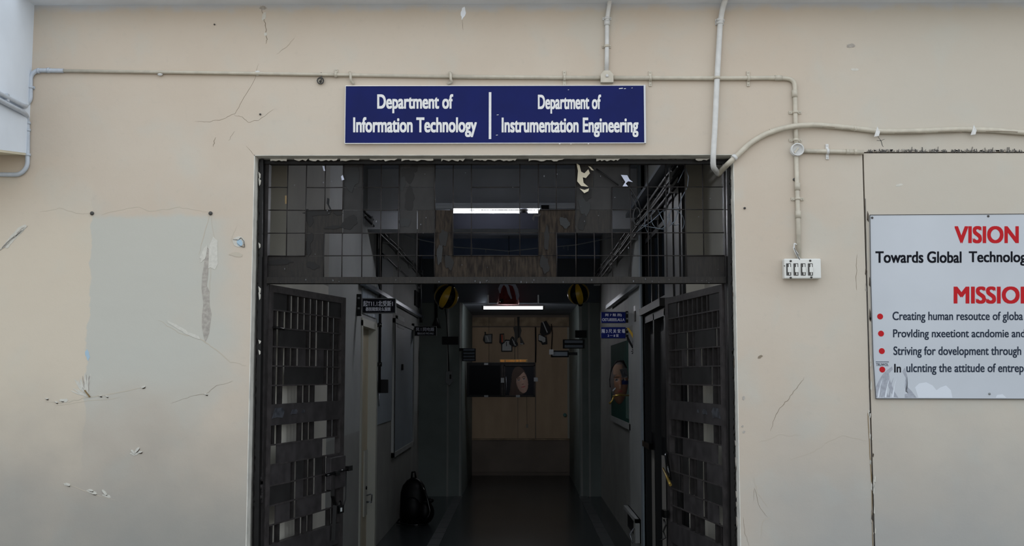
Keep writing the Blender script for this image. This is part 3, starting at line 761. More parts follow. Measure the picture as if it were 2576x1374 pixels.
# the frayed vertical joint beside the board
for i in range(26):
    y = random.uniform(520, 1370); x = 2176+(y-520)*.026+random.choice((-4, 5))+random.uniform(-2, 2); h = random.uniform(8, 34)
    flap_pts = [(x, y), (x+random.uniform(1.5, 4), y+h*.3), (x+random.uniform(1, 3), y+h), (x-1, y+h*.8)]
    mb = MB(); mb.prism([W(a1, b1, .002) for a1, b1 in flap_pts], (0, .003, 0)); mb.build('joint_splinter', random.choice((M['joint'], M['plaster_white'], M['plaster_white'], M['plaster_grey'])), wall)
ribbon([(2183,1040),(2192,1200),(2196,1374)], 2, M['tape'], 'joint_edge', .4, 8, .002, False)
ribbon([(2177,500),(2180,680),(2186,950),(2189,1040)], 1.6, M['slot'], 'joint_edge', .4, 8, .002, False)
# tufts of flaking paint standing along the top joint (too many and fine to count)
mb = MB()
for i in range(150):
    x = random.uniform(2182, 2576); y = 384; h = random.uniform(2, 9)*(1 if random.random() < .8 else 1.7); lean = random.uniform(-4, 4)
    mb.bar(W(x, y, .003), W(x+lean, y-h, .004), .0012*random.uniform(.7, 1.7), .001)
mb.build('flaking_tufts', M['slot'], wall, kind='stuff')
mb = MB()
for i in range(60):
    x = random.uniform(2182, 2576); mb.hexa(W(x, 381-random.random()*4, .002), (random.uniform(.004,.014),0,0), (0,.002,0), (0,0,random.uniform(.002,.006)))
mb.build('flaking_tufts', M['plaster_grey'], wall, kind='stuff')

# ================================================================== CONDUITS
CR = .0125
def clip_at(p, axis, m, parent, r=CR, tab=.03, name='clip', both=True):
    p = Vector(p); ax = Vector(axis).normalized(); sd_ = ax.cross(Vector((0,1,0))).normalized()
    mb = MB(); mb.tube([p-ax*.007, p+ax*.007], r*1.28, 12)
    for k in ((-1, 1) if both else (1,)):
        c = p+sd_*k*(r+tab*.5); c.y = -.004; mb.hexa(c, sd_*tab*.5, (0,.003,0), ax*.008)
        c2 = Vector(c)+sd_*k*tab*.2; c2.y = -.008; mb.ball(c2, .0035, n=8)
    return mb.build(name, m, parent)
def pipe(parent, pts, r, m, name='pipe', bend=.05, n=12):
    mb = MB(); mb.tube(fillet(pts, bend), r, n); return mb.build(name, m, parent)
def c_(px, py, r=CR): return W(px, py, r+.002)
hc = thing('conduit_run', 'beige conduit running across the wall above the blue sign and down to the switch box', 'conduit', W(2000, 650))
seg = [c_(158,178), c_(400,182), c_(648,185), c_(1130,193), c_(1500,196), c_(1800,197), c_(1960,196)]
pipe(hc, [c_(158,178), c_(648,185), c_(1130,193)], .0095, M['conduit'])
pipe(hc, [c_(1130,193), c_(1512,196)], .0115, M['conduit']); pipe(hc, [c_(1542,196), c_(1800,197), c_(1958,196), c_(1999,199), c_(2001,300), c_(2003,366)], .0125, M['conduit'], bend=.075)
pipe(hc, [c_(2003,394), c_(2007,520), c_(2010,652)], .0125, M['conduit'])
for x, y in ((1420,196), (1636,197), (1883,197)): clip_at(c_(x, y), (1,0,0), M['conduit'], hc)
for x, y in ((845,188), (2001,282), (2002,352), (2007,500)): clip_at(c_(x, y), (1,0,0) if y < 200 else (0,0,1), M['conduit'], hc, both=y != 188, tab=.022)
for x, y in ((1958,196), (1999,236), (2006,470), (2008,540)):
    ax = Vector((1,0,0)) if y < 200 else Vector((0,0,1)); mb = MB(); mb.tube([c_(x,y)-ax*.02, c_(x,y)+ax*.02], .0155, 12); mb.build('coupler', M['conduit'], hc)
for x, y, s_ in ((403,186,6), (648,184,7)): 
    mb = MB(); mb.ball(W(x, y, .012), s_*.0021, (1.3,.7,1), 10); mb.build('putty_lump', M['conduit_white'], hc)
# straps and hook
for x in (882, 1134):
    mb = MB(); mb.tube(fillet([W(x-2,182,.006), W(x,188,.026), W(x,200,.024), W(x+3,207,.014), W(x+8 if x<1000 else x-8,211,.006)], .01, 3), .0075, 8); mb.build('strap', M['conduit'], hc)
mb = MB(); mb.tube([W(806+8*math.cos(t*.63), 203+8*math.sin(t*.63), .014) for t in range(11)], .0035, 6); mb.tube([W(808,183,.012), W(809,196,.02), W(806,208,.016)], .0035, 6)
mb.ball(W(806,205,.008), .008, n=8); mb.build('hook_ring', M['slot'], hc)
mb = MB(); mb.lathe([(.020,0),(.020,.006),(.012,.007),(0,.007)], W(806,204,.001), (0,-1,0), 16); mb.build('hook_base', M['conduit'], hc)
# square junction box
mb = MB(); a0 = W(1526,197); s_ = .036; poly = [(-1,-.9),(1,-.9),(1,.35),(.45,1),(-.45,1),(-1,.35)]
mb.prism([a0+Vector((x*s_, -.034, z*s_)) for x, z in poly], (0, .034, 0)); jb_ = mb.build('junction_box', M['conduit'], hc, bevel=.003)
mb = MB(); mb.lathe([(.009,0),(.009,.004),(0,.006)], a0+Vector((0,-.034,.004)), (0,-1,0), 12); mb.build('box_screw', M['conduit_white'], jb_)
# round junction box
p = W(2003, 379); mb = MB(); mb.lathe([(.036,0),(.036,.034),(.030,.036),(.028,.026),(0,.026)], p, (0,-1,0), 24); mb.build('round_box', M['conduit_white'], hc)
mb = MB(); mb.bar(W(1998,385,.03), W(2008,372,.03), .007, .004); mb.build('round_box_tab', M['conduit'], hc)
vb = thing('conduit_drop', 'beige conduit dropping from the ceiling into the junction box above the blue sign', 'conduit', W(1526,185))
pipe(vb, [W(1534,-6,.05), W(1533,10,.03), c_(1527,48), c_(1527,100), c_(1526,184)], .0125, M['conduit_white'], bend=.06)
clip_at(c_(1527,46), (0,0,1), M['conduit_white'], vb, tab=.012); clip_at(c_(1526,116), (0,0,1), M['conduit'], vb, tab=.012)
mb = MB(); mb.tube([c_(1527,52), c_(1527,64)], .0165, 12); mb.build('coupler', M['conduit_white'], vb)
vc = thing('thick_conduit', 'thick pale conduit dropping from the ceiling to the top right corner of the doorway', 'conduit', W(1800,430))
R2 = .0155
pipe(vc, [W(1826,-6,.06), W(1818,20,.04), c_(1812,54,R2), c_(1804,195,.03), c_(1798,330,.028), c_(1794,395,.02), onY(1794,420,.0), onY(1803,432,.09), onY(1808,438,.12)], R2, M['conduit_white'], bend=.05, n=14)
clip_at(c_(1812,50,R2), (0,0,1), M['conduit_white'], vc, R2, .010); clip_at(c_(1811,58,R2), (0,0,1), M['conduit_white'], vc, R2, .008)
clip_at(c_(1803,196,.03), (0,0,1), M['conduit'], vc, R2, .012)
vd = thing('curved_conduit', 'pale conduit curving from the doorway corner over to the right, above the white board', 'conduit', W(1860,400))
pts = [onY(1808,440,.12), onY(1816,428,.08), c_(1834,410,.02), c_(1858,388,R2), c_(1885,362,R2), c_(1920,340,R2), c_(1960,325,.024), c_(2000,317,.036), c_(2050,314,.024), c_(2100,318,R2), c_(2160,324,R2), c_(2205,330,R2), c_(2260,331,R2), c_(2330,329,R2), c_(2420,325,R2), c_(2500,328,R2), c_(2576,334,R2), c_(2700,340,R2)]
pipe(vd, pts, .0150, M['conduit'], bend=.03, n=14)
mb = MB(); mb.tube([c_(1844,399,.022), c_(1850,394,.018)], .0178, 14); mb.build('coupler', M['conduit_white'], vd)
for x, y in ((1940,331), (2150,323)): mb = MB(); mb.tube([c_(x-3,y+1,R2), c_(x+3,y-.5,R2)], .0165, 14); mb.build('coupler', M['conduit'], vd)
for x, y in ((2207,330), (2450,326)):
    mb = MB(); mb.prism([W(x-8,y+14,.034), W(x-4,y+2,.036), W(x,y-12,.03), W(x+7,y+2,.036), W(x+4,y+12,.034)], (0,.004,0)); mb.build('torn_clip', M['conduit_white'], vd)
ribbon([(2207,342),(2216,354),(2220,366),(2222,370)], 2.5, M['slot'], 'crack', .6, 3); ribbon([(2205,353),(2214,355),(2226,350)], 2, M['slot'], 'crack', .6, 3)
for x0, x1, y in ((2068,2100,320), (2120,2140,326), (2250,2330,335), (2360,2420,332), (2480,2560,331)):
    mb = MB(); mb.tube([W(x0,y,.033), W((x0+x1)/2,y-1,.034), W(x1,y+1,.033)], .0014, 5); mb.build('scratch', M['crack'], vd)
he = thing('short_conduit', 'short beige conduit between the round box and the top of the panel joint', 'conduit', W(2100,385))
pipe(he, [c_(2021,380), c_(2172,383)], .0125, M['conduit']); clip_at(c_(2082,381), (1,0,0), M['conduit_white'], he, tab=.03)
for x in (2128, 2148): mb = MB(); mb.tube([c_(x,382), c_(x+8,382)], .015, 12); mb.build('coupler', M['conduit'], he)
bh = p = W(806, 203)
# left corner conduits (turn onto the beam face)
lc = thing('corner_conduit', 'grey conduit bending down at the left corner, the upper of the two', 'conduit', W(90,200))
bz = lambda px, py, e=.02: onX(px, py, BX+e)
pipe(lc, [c_(160,178), c_(92,177), c_(77,190), c_(77,250), c_(66,266), bz(62,268), bz(0,236), bz(-60,205)], .0125, M['conduit_grey'], bend=.05)
for x, y in ((122,177), (97,178)): mb = MB(); mb.tube([c_(x-3,y), c_(x+3,y)], .0155, 12); mb.build('coupler', M['conduit_grey'], lc)
clip_at(c_(77,220), (0,0,1), M['conduit_grey'], lc, tab=.006); mb = MB(); mb.hexa(bz(18,246), (.008,0,0), (0,.012,0), (0,0,.02)); mb.build('clip', M['conduit_grey'], lc)
ld = thing('corner_conduit', 'grey conduit at the left corner turning left below, the lower of the two', 'conduit', W(60,440))
pipe(ld, [bz(-60,222), bz(0,252), bz(60,283), c_(69,292), c_(70,330), c_(69,420), c_(50,440), c_(0,439), c_(-60,438)], .0125, M['conduit_grey'], bend=.06)
for y in (310, 328, 390): mb = MB(); mb.tube([c_(70,y-3), c_(70,y+3)], .0155, 12); mb.build('coupler', M['conduit_grey'], ld)

# switch box
sb = thing('switch_box', 'white switch box with four switches at the foot of the conduit', 'switch box', W(2012,703))
a = W(1968,703); b = W(2059,653); mb = MB(); mb.box((a.x,-.05,a.z),(b.x,0,b.z)); mb.build('case', M['switch'], sb, bevel=.006)
for i in range(4):
    x = 1986+i*18.2; 
    p = W(x-2,678,.051); mb = MB(); mb.hexa(p, (.0125,0,0),(0,.0015,0),(0,0,.033)); sl_ = mb.build('switch_slot', M['slot'], sb)
    mb = MB(); mb.hexa(p+Vector((.003,-.004,-.002)), (.009,0,0),(0,.005,0),(0,0,.014)); mb.hexa(p+Vector((.004,-.002,.02)), (.004,0,0),(0,.002,0),(0,0,.009)); mb.hexa(p+Vector((.004,-.002,-.022)), (.003,0,0),(0,.002,0),(0,0,.008)); mb.build('switch', M['switch'], sl_)
for x, y in ((1989,657),(2038,656),(1989,699),(2041,698),(1973,669)):
    mb = MB(); mb.lathe([(.006 if y != 669 else .003,0),(.006 if y != 669 else .003,.003),(0,.004)], W(x,y,.05), (0,-1,0), 10); mb.build('case_screw', M['slot'], sb)
mb = MB(); mb.tube(fillet([W(2008,640,.03), W(1997,626,.03), W(1998,612,.03), W(2004,616,.03)], .02), .004, 8); mb.tube(fillet([W(1996,622,.034), W(2003,640,.04), W(2014,654,.045)], .02), .004, 8); mb.build('cable', M['conduit_white'], sb)
mb = MB(); mb.tube(fillet([W(1998,624,.04), W(2005,640,.046), W(2012,654,.05)], .02), .0018, 6); mb.build('cable', M['slot'], sb)

# ================================================================== BLUE SIGN
sg = thing('department_sign', 'blue sign with white lettering above the doorway', 'sign', W(1245,362))
a = W(869.5,362); b = W(1618,218); mb = MB(); mb.box((a.x,-.02,a.z),(b.x,0,b.z)); mb.build('panel', M['sign_blue'], sg)
mb = MB(); e0 = W(1624,364); t = .0035
mb.box((b.x,-.026,a.z-t),(e0.x,0,b.z+t)); mb.build('side_frame', M['sign_edge'], sg)
mb = MB(); mb.box((a.x-t*.6,-.022,a.z-t),(b.x,0,a.z)).box((a.x-t*.6,-.022,b.z),(b.x,0,b.z+t)).box((a.x-t*.8,-.022,a.z),(a.x,0,b.z)); mb.build('border', M['sign_white'], sg)
SY = -.0203
text('Department of', 'lettering', M['sign_white'], sg, 950,1139,238,284,SY, bold=.034)
text('Information Technology', 'lettering', M['sign_white'], sg, 889.5,1198.5,296,344,SY, bold=.034)
text('Department of', 'lettering', M['sign_white'], sg, 1354,1511,239,285,SY, bold=.034)
text('Instrumentation Engineering', 'lettering', M['sign_white'], sg, 1263,1605,297,344,SY, bold=.034)
a1 = onY(1229.5,350,SY); b1 = onY(1236,232,SY); mb = MB(); mb.box((a1.x,-.0209,a1.z),(b1.x,SY,b1.z)); mb.build('divider', M['sign_white'], sg)
for x, y, w_, h_ in ((1562,222.5,10,2),(1572,223,5,1.5),(1590,221.5,3,1),(1430,226,3,1),(1252,289,5,1.2),(1250,340,5,1.2),(1408,362,4,1.5),(1480,362,3,1.5),(1436,362.5,4,1)):
    mb = MB(); mb.hexa(onY(x,y,-.0206), Vector((w_*.00108,0,h_*.0005)),(0,.0004,0),(0,0,h_*.00108)); mb.build('chip', M['sign_white'], sg)

# ================================================================== VISION / MISSION BOARD
vbd = thing('notice_board', 'white vision and mission board with red headings on the right of the wall', 'sign', W(2480,1003))
BY = -.010
bl = [W(2188,541,-BY), W(2190,700,-BY), W(2196,900,-BY), W(2203,1003,-BY)]
top_r = W(2960,536,-BY); bot_r = W(2960,1005,-BY)
poly = bl+[bot_r, top_r]
mb = MB(); mb.prism(poly, (0,.010,0)); mb.build('sheet', M['board'], vbd)
# thin shadow gap strip / border
mb = MB()
for p_, q_ in zip(bl[:-1], bl[1:]): mb.bar(p_+Vector((0,-.0015,0)), q_+Vector((0,-.0015,0)), .0022, .0015, (1,0,0))
mb.bar(bl[0], top_r, .0018, .0018); mb.bar(bl[-1], bot_r, .0018, .0018); mb.build('sheet_edge', M['slot'], vbd)
TY = BY-.0003
T = lambda *a, **k: text(*a, **k)
T('VISION','heading',M['red'],vbd,2403,2561,570,611,TY,bold=.035)
T('MISSION','heading',M['red'],vbd,2401,2563,722,763,TY,ref='MISSIO',bold=.035)
T('Towards','lettering',M['black_ink'],vbd,2203,2322,633,661,TY,bold=.025)
T('Global','lettering',M['black_ink'],vbd,2333,2418,633,661,TY,bold=.025)
T('Technolog','lettering',M['black_ink'],vbd,2438,2566,633,668,TY,ref='Technolo',bold=.025)
T('Creating human resoutce of globa','lettering',M['slate_ink'],vbd,2245.6,2517,784.5,812,TY,ref='Creating human resoutce of',bold=.018)
T('Provlding nxeetiont acndomie and','lettering',M['slate_ink'],vbd,2247,2578,829,855,TY,bold=.018)
T('Striving for dovelopment through','lettering',M['slate_ink'],vbd,2248,2568.5,872,900,TY,bold=.018)
T('In','lettering',M['black_ink'],vbd,2250,2266,916,937,TY,bold=.02)
T('ulcnting the attitude of entrep','lettering',M['slate_ink'],vbd,2280.5,2504.6,915,943,TY,ref='ulcnting the attitude of',bold=.018)
for x, y in ((2214,796.5),(2216.3,839.5),(2218.3,883.5),(2219.5,930)):
    mb = MB(); mb.lathe([(.0160,0),(.0160,.0006),(0,.0006)], onY(x,y,TY), (0,-1,0), 24, False); mb.build('bullet', M['red'], vbd)
for x, y in ((2194,548),(2486,544),(2489,991)):
    mb = MB(); mb.lathe([(.0065,0),(.0065,.002),(.004,.004),(0,.004)], onY(x,y,BY), (0,-1,0), 12); mb.build('fixing_screw', M['slot'] if y < 900 else M['box_grey'], vbd)
def bshape(pts, m, name='peeled_film', d=.0004):
    mb = MB(); mb.prism([onY(x,y,BY-d) for x, y in pts], (0,.0004,0)); mb.build(name, m, vbd)
bshape([(2204,1000),(2203,975),(2212,955),(2222,940),(2236,928),(2244,922),(2246,930),(2236,940),(2240,960),(2250,985),(2260,1001),(2248,999),(2240,985),(2232,965),(2230,985),(2236,1000),(2224,1001),(2218,985),(2214,1000)], M['board_peel'])
bshape([(2270,935),(2276,925),(2282,945),(2284,965),(2278,985),(2284,975),(2294,985),(2306,1001),(2276,1001),(2276,992),(2284,990),(2276,975),(2278,950)], M['board_peel'])
bshape([(2302,975),(2312,965),(2330,962),(2346,970),(2356,982),(2366,975),(2380,970),(2392,982),(2396,1001),(2310,1001)], M['board_pale'])
bshape([(2505,1001),(2508,994),(2522,992),(2532,1001)], M['board_pale'])
for k in range(5):
    x = 2207+k*9; bshape([(x,1000),(x+3,985),(x+9,962),(x+14,950),(x+8,972),(x+5,1000)], M['board_peel'] if k % 2 else M['board_pale'], d=.0007)
T('TRUWOL','small_print',M['slate_ink'],vbd,2204,2235,914,921,TY,bold=.01)
bshape([(2203,910),(2236,910),(2236,911.5),(2203,911.5)], M['slate_ink'], 'small_rule')

# ================================================================== CORRIDOR FITTINGS
def tube_lamp(name, label, x0, x1, y, Y, fx0, fx1, z_off=.03, lit2=None, back=.06, tm='tube'):
    a = onY(x0, y, Y); b = onY(x1, y, Y); f0 = onY(fx0, y, Y); f1 = onY(fx1, y, Y)
    o = thing(name, label, 'lamp', (a+b)/2)
    mb = MB(); mb.box((f0.x, Y-.025, a.z+.018), (f1.x, Y+back, a.z+.018+z_off)); mb.build('batten', M['fixture'], o)
    if lit2:
        c = onY(lit2[0], y, Y); d = onY(lit2[1], y, Y)
        MB().tube([a, c], .019, 12).build('lit_tube', M[tm], o); MB().tube([d, b], .019, 12).build('lit_tube', M[tm], o)
        MB().tube([c, d], .017, 12).build('tube_clamp', M['cable'], o)
    else: MB().tube([a, b], .019, 12).build('lit_tube', M[tm], o)
    for hx_ in (a.x-.03, b.x): MB().box((hx_, Y-.02, a.z-.02), (hx_+.03, Y+.02, a.z+.03)).build('tube_holder', M['box_grey'], o)
    return o, a, b
L1, a, b = tube_lamp('tube_lamp', 'bright long tube lamp on the near ceiling beam, seen through the grille', 1141, 1357, 531, 3.80, 1094, 1446, .03, (1306, 1329), .25)
mb = MB(); f0 = onY(1094,519,3.9); f1 = onY(1446,519,3.9); mb.box((f0.x,3.79,f0.z-.008),(f1.x,4.05,f0.z+.012)); mb.build('reflector', M['fixture'], L1)
mb = MB(); p = onY(1371,522,3.77); mb.hexa(p,(.035,0,0),(0,.03,0),(0,0,.017)); mb.build('starter_box', M['black'], L1)
L2, a, b = tube_lamp('tube_lamp', 'far tube lamp hanging under the lintel at the end of the corridor', 1217, 1365, 774.5, YP-.1, 1222, 1368, .03, None, .06, 'tube_far')
for hx_ in (a.x+.05, b.x-.07): MB().box((hx_, YP-.11, a.z+.04), (hx_+.02, YP-.05, FZ+.1)).build('hanger', M['metal'], L2)

# vertical bits: sagging wire across the corridor
def sag(parent, pts, Y, r=.004, m='conduit_grey', name='wire'):
    mb = MB(); mb.tube([onY(x, y, Y) for x, y in pts], r, 6); return mb.build(name, M[m], parent)
sw = thing('sagging_wire', 'thin pale wire sagging across the corridor below the near tube lamp', 'wire', onY(1280,640,6.0))
YW = 6.0
sag(sw, [(onY and 1005,586),(1060,604),(1146,622),(1210,626),(1280,632),(1320,628),(1355,624),(1410,620),(1450,616),(1500,606),(1545,596)], YW, .005)
for x, y0, y1 in ((1188,614,640),(1222,626,636),(1279,631,645),(1308,628,640),(1418,619,627),(1429,618,630)): sag(sw, [(x,y0),(x,y1)], YW, .003, name='hanging_end')
# twin hangers of the striped lamps
def striped(name, label, cx, cy, rpx, Y, tilt, ptop):
    c = onY(cx, cy, Y); r = rpx*(Y-CAM.y)/F
    o = thing(name, label, 'lamp', c)
    rot = Matrix.Rotation(tilt, 3, 'Y') @ Matrix.Rotation(.25, 3, 'X')
    n, m_ = 40, 20; gores = 10
    for gi in range(gores):
        vs = []; fs = []; kk = n//gores; pad = .0 if gi % 2 else .006*r/.13
        for i in range(m_+1):
            th = math.pi*(.05+.9*i/m_)
            for k in range(kk+1):
                aa = 2*math.pi*(gi*kk+k)/n; rr = r*(1.02 if gi % 2 else 1.0)
                vs.append(c+rot @ Vector((rr*math.sin(th)*math.cos(aa), rr*math.sin(th)*math.sin(aa), rr*1.02*math.cos(th))))
        for i in range(m_):
            for k in range(kk): q = i*(kk+1)+k; fs.append((q, q+1, q+kk+2, q+kk+1))
        mb = MB(); mb.add(vs, fs, True); mb.build('stripe', M['yellow'] if gi % 2 else M['black_gloss'], o)
    top = c+rot @ Vector((0,0,r)); bot = c+rot @ Vector((0,0,-r))
    mb = MB(); mb.lathe([(0,-.01),(r*.3,-.012),(r*.3,.012),(0,.02)], top, rot @ Vector((0,0,1)), 14); mb.lathe([(0,-.03),(r*.2,-.02),(r*.3,.02),(0,.02)], bot, rot @ Vector((0,0,1)), 14); mb.build('cap', M['black_gloss'], o)
    mb = MB(); mb.tube([top, onY(ptop[0], ptop[1], Y)], .006, 6); mb.build('hanging_rod', M['cable'], o)
    return o
striped('striped_lantern', 'black and yellow striped ball lamp hanging near the left corridor wall', 1123, 746, 30, 6.2, .45, (1100, 511))
striped('striped_lantern', 'black and yellow striped ball lamp hanging near the right corridor wall', 1455, 739, 27, 6.2, -.2, (1452, 511))
# red and white bundle in the middle
bc = thing('cloth_bundle', 'dark red cloth bag with white straps hanging above the far tube lamp', 'bag', onY(1278,768,YP-.35))
Yb = YP-.35; kx = (Yb-CAM.y)/F
mb = MB(); c = onY(1278,766,Yb); prof = [(0,0),(26,0),(27,4),(24,20),(20,38),(15,50),(8,56),(0,57)]
n = 28; vs = []
for r, h in prof:
    for k in range(n):
        aa = 2*math.pi*k/n; rr = r*kx*(1+.07*math.sin(aa*5+h*.1)); vs.append(c+Vector((rr*math.cos(aa)+h*kx*.04, rr*.55*math.sin(aa), h*kx)))
mb.add(vs, [(i*n+k, i*n+(k+1)%n, (i+1)*n+(k+1)%n, (i+1)*n+k) for i in range(len(prof)-1) for k in range(n)], True); mb.build('bag_body', M['redcloth'], bc)
def band(pts, wpx, Yoffs, m, parent, name):
    vs = []; fs = []
    for i, (x, y) in enumerate(pts):
        w2 = wpx[i]/2; a0 = pts[max(0,i-1)]; a1 = pts[min(len(pts)-1,i+1)]; dx, dy = a1[0]-a0[0], a1[1]-a0[1]; l = math.hypot(dx,dy)
        nx, ny = -dy/l*w2, dx/l*w2
        for s2, dd in ((1,0),(-1,0),(-1,.008),(1,.008)): vs.append(onY(x+nx*s2, y+ny*s2, Yb-Yoffs[i]+dd))
    for i in range(len(pts)-1):
        for k in range(4): fs.append((i*4+k, i*4+(k+1)%4, i*4+4+(k+1)%4, i*4+4+k))
    mb = MB(); mb.add(vs, fs, True); mb.build(name, m, parent)
band([(1258,738),(1257,727),(1262,716),(1270,713),(1277,722),(1281,738),(1287,752)], [3,8,9,9,8,7,4], [.04,.06,.08,.09,.09,.09,.09], M['whitecloth'], bc, 'white_strap')
band([(1270,713),(1284,713),(1293,717),(1299,730),(1302,745),(1301,755)], [5,9,9,10,9,4], [.08,.1,.09,.08,.06,.06], M['whitecloth'], bc, 'white_strap')
mb = MB(); mb.ball(onY(1281,702,Yb), 5*kx, n=10); mb.tube([onY(1281,702,Yb), onY(1280,592,Yb)], .004, 6); mb.build('bag_knot', M['black'], bc)
mb = MB(); mb.prism([onY(1283,706,Yb-.02), onY(1284,701,Yb-.02), onY(1296,706,Yb-.02), onY(1296,712,Yb-.02)], (0,.01,0)); mb.build('pink_ribbon', mat('pink_ribbon',(206,140,150),.7), bc)
mb = MB(); mb.ball(onY(1262,757,Yb-.13), 5*kx, n=12); mb.build('badge', M['black_gloss'], bc)

# cables and trunking along the walls
def wallrun(name, label, cat, X, z, ya, yb2, r, m, n=1, dz=.03, flat=None, group=None, brackets=True):
    o = thing(name, label, cat, (X, (ya+yb2)/2, z), group)
    for i in range(n):
        zz = z-i*dz; xx = X+(.01*math.sin(i*2.1))
        if flat: MB().box((xx-flat[0]/2, ya, zz-flat[1]/2), (xx+flat[0]/2, yb2, zz+flat[1]/2)).build('channel', M[m], o)
        else:
            pts = [(xx, ya+(yb2-ya)*t/10, zz+.008*math.sin(t*1.7+i)) for t in range(11)]; MB().tube(pts, r, 7).build('cable', M[m], o)
    if brackets:
        sx = -1 if X < 0 else 1; wallx = LX if X < 0 else RX; y = ya+.4
        while y < yb2: MB().box((min(X-.02*sx, wallx), y, z-(n-1)*dz-.02), (max(X-.02*sx, wallx), y+.02, z+.02)).build('bracket', M['metal'], o); y += 1.3
    return o
wallrun('cable_bundle', 'black cables running high along the left corridor wall', 'cable', LX+.05, 3.07, 3.5, YP-.1, .011, 'cable', 2, .055)
wallrun('cable', 'single thin black cable below the bundle on the left corridor wall', 'cable', LX+.03, 2.86, 4.8, YP-.1, .006, 'cable', 1)
wallrun('trunking', 'pale metal trunking sloping away along the left corridor wall above the door signs', 'trunking', LX+.04, 2.45, 3.55, YP-.05, .01, 'tray', 1, .03, (.05, .035))
wallrun('cable_tray', 'wide dark cable tray high on the right corridor wall', 'cable tray', RX-.08, 3.10, 1.0, 4.0, .01, 'tray', 1, .03, (.12, .03))
wallrun('cable_bundle', 'bundle of four black cables along the right corridor wall', 'cable', RX-.07, 3.04, 1.0, YP-.1, .012, 'cable', 4, .045)
wallrun('trunking', 'shiny metal trunking along the right corridor wall above the blue signs', 'trunking', RX-.05, 2.47, yrB+.05, 7.3, .01, 'tray', 1, .03, (.05, .045))
# left drop pipe
yd = onX(955, 900, LX+.04).y
dp = thing('drop_pipe', 'thin black pipe dropping down the left corridor wall to a small box', 'pipe', (LX+.04, yd, 1.4))
MB().tube([(LX+.04, yd, onX(955,400,LX+.04).z), (LX+.04, yd, onX(955,988,LX+.04).z)], .014, 10).build('pipe', M['cable'], dp)
MB().tube([(LX+.04, yd-.28, 3.1), (LX+.04, yd-.28, 2.6), (LX+.04, yd-.05, 2.5), (LX+.04, yd, 2.44)], .009, 8).build('side_pipe', M['cable'], dp)
for y in (818, 917): p = onX(955,y,LX+.04); mb = MB(); mb.tube([p-Vector((0,0,.02)), p+Vector((0,0,.02))], .022, 10); mb.build('coupler', M['black_gloss'], dp)
p = onX(957,972,LX+.04); mb = MB(); mb.hexa(p+Vector((.03,0,0)), (.045,0,0),(0,.03,0),(0,0,.065)); mb.build('outlet_box', M['black'], dp, bevel=.004)
MB().tube([(LX+.04, yd, p.z-.05), (LX+.04, yd, p.z-.19)], .005, 6).build('cord', M['metal'], dp)
# left corner drop with grey box
gb = thing('pull_switch', 'grey pull switch hanging on a black cable against the left pier', 'switch', onY(1130,970,YP-.03))
sag(gb, [(1119,774),(1124,800),(1127,860),(1129,934)], YP-.03, .008, 'cable', 'cable')
mb = MB(); mb.prism([onY(1121,934,YP-.07), onY(1138,934,YP-.07), onY(1139,962,YP-.07), onY(1130,971,YP-.07), onY(1121,963,YP-.07)], (0,.06,0)); mb.build('switch_body', M['box_grey'], gb, bevel=.004)
mb = MB(); mb.hexa(onY(1133,948,YP-.075), (.012,0,0),(0,.004,0),(0,0,.03)); mb.build('switch_key', M['black'], gb)
mb = MB(); mb.lathe([(.03,0),(.005,-.03),(0,-.03)], onY(1130,966,YP-.04), (0,0,1), 10); mb.build('switch_tip', M['black'], gb)
pp = thing('standing_pipe', 'black vertical pipe at the left corner by the striped lamp', 'pipe', onY(1098,830,YP-.1))
MB().tube([onY(1096,602,YP-.1), onY(1097,800,YP-.1)], .022, 10).build('pipe', M['cable'], pp); mb = MB(); mb.lathe([(.024,.0),(.024,-.02),(.07,-.14),(0,-.14)], onY(1097,800,YP-.1), (0,0,1), 12); mb.build('flared_foot', M['cable'], pp)
pp2 = thing('standing_pipe', 'pale thin vertical pipe left of the striped lamp on the left wall', 'pipe', onX(1059,800,LX+.05))
y5 = onX(1059,800,LX+.05).y
MB().tube([(LX+.05,y5,onX(1059,640,LX+.05).z),(LX+.05,y5,onX(1059,800,LX+.05).z)], .010, 8).build('pipe', M['metal'], pp2)
MB().tube([(LX+.05,y5,onX(1059,795,LX+.05).z),(LX+.05,y5,onX(1059,812,LX+.05).z)], .022, 8).build('pipe_joint', M['cable'], pp2)

# left door
dl = thing('corridor_door', 'beige door with a lever handle in the left corridor wall', 'door', (LX, (ydA+ydB)/2, 0))
lf_ = MB().box((LX-.10, ydA+.06, .02), (LX-.06, ydB-.06, zd-.05)).build('leaf', M['door_beige'], dl)
mb = MB(); mb.box((LX-.12, ydA, 0), (LX+.012, ydA+.06, zd)).box((LX-.12, ydB-.06, 0), (LX+.02, ydB+.05, zd)).box((LX-.12, ydA, zd-.05), (LX+.012, ydB+.05, zd+.02)); mb.build('door_frame', M['door_frame'], dl)
zp = (onX(925,1130,LX-.06).z, onX(925,1290,LX-.06).z)
ym = ydB-.20
MB().box((LX-.06, ym-.10, zp[1]), (LX-.048, ym+.10, zp[0])).build('lock_plate', M['door_frame'], lf_)
mb = MB(); zh = onX(930,1250,LX-.04).z; mb.tube(fillet([(LX-.05, ym+.04, zh-.03), (LX+.0, ym+.04, zh-.03), (LX+.0, ym-.07, zh-.02)], .02), .009, 8); mb.tube(fillet([(LX-.05, ym+.04, zh+.03), (LX+.01, ym+.0, zh+.05), (LX+.0, ym+.05, zh-.02)], .02), .006, 8); mb.build('lever_handle', M['metal'], lf_)
mb = MB(); mb.lathe([(.016,0),(.016,.012),(0,.014)], (LX-.05, ym, onX(925,1224,LX-.05).z), (1,0,0), 12); mb.build('keyhole', M['black'], lf_)
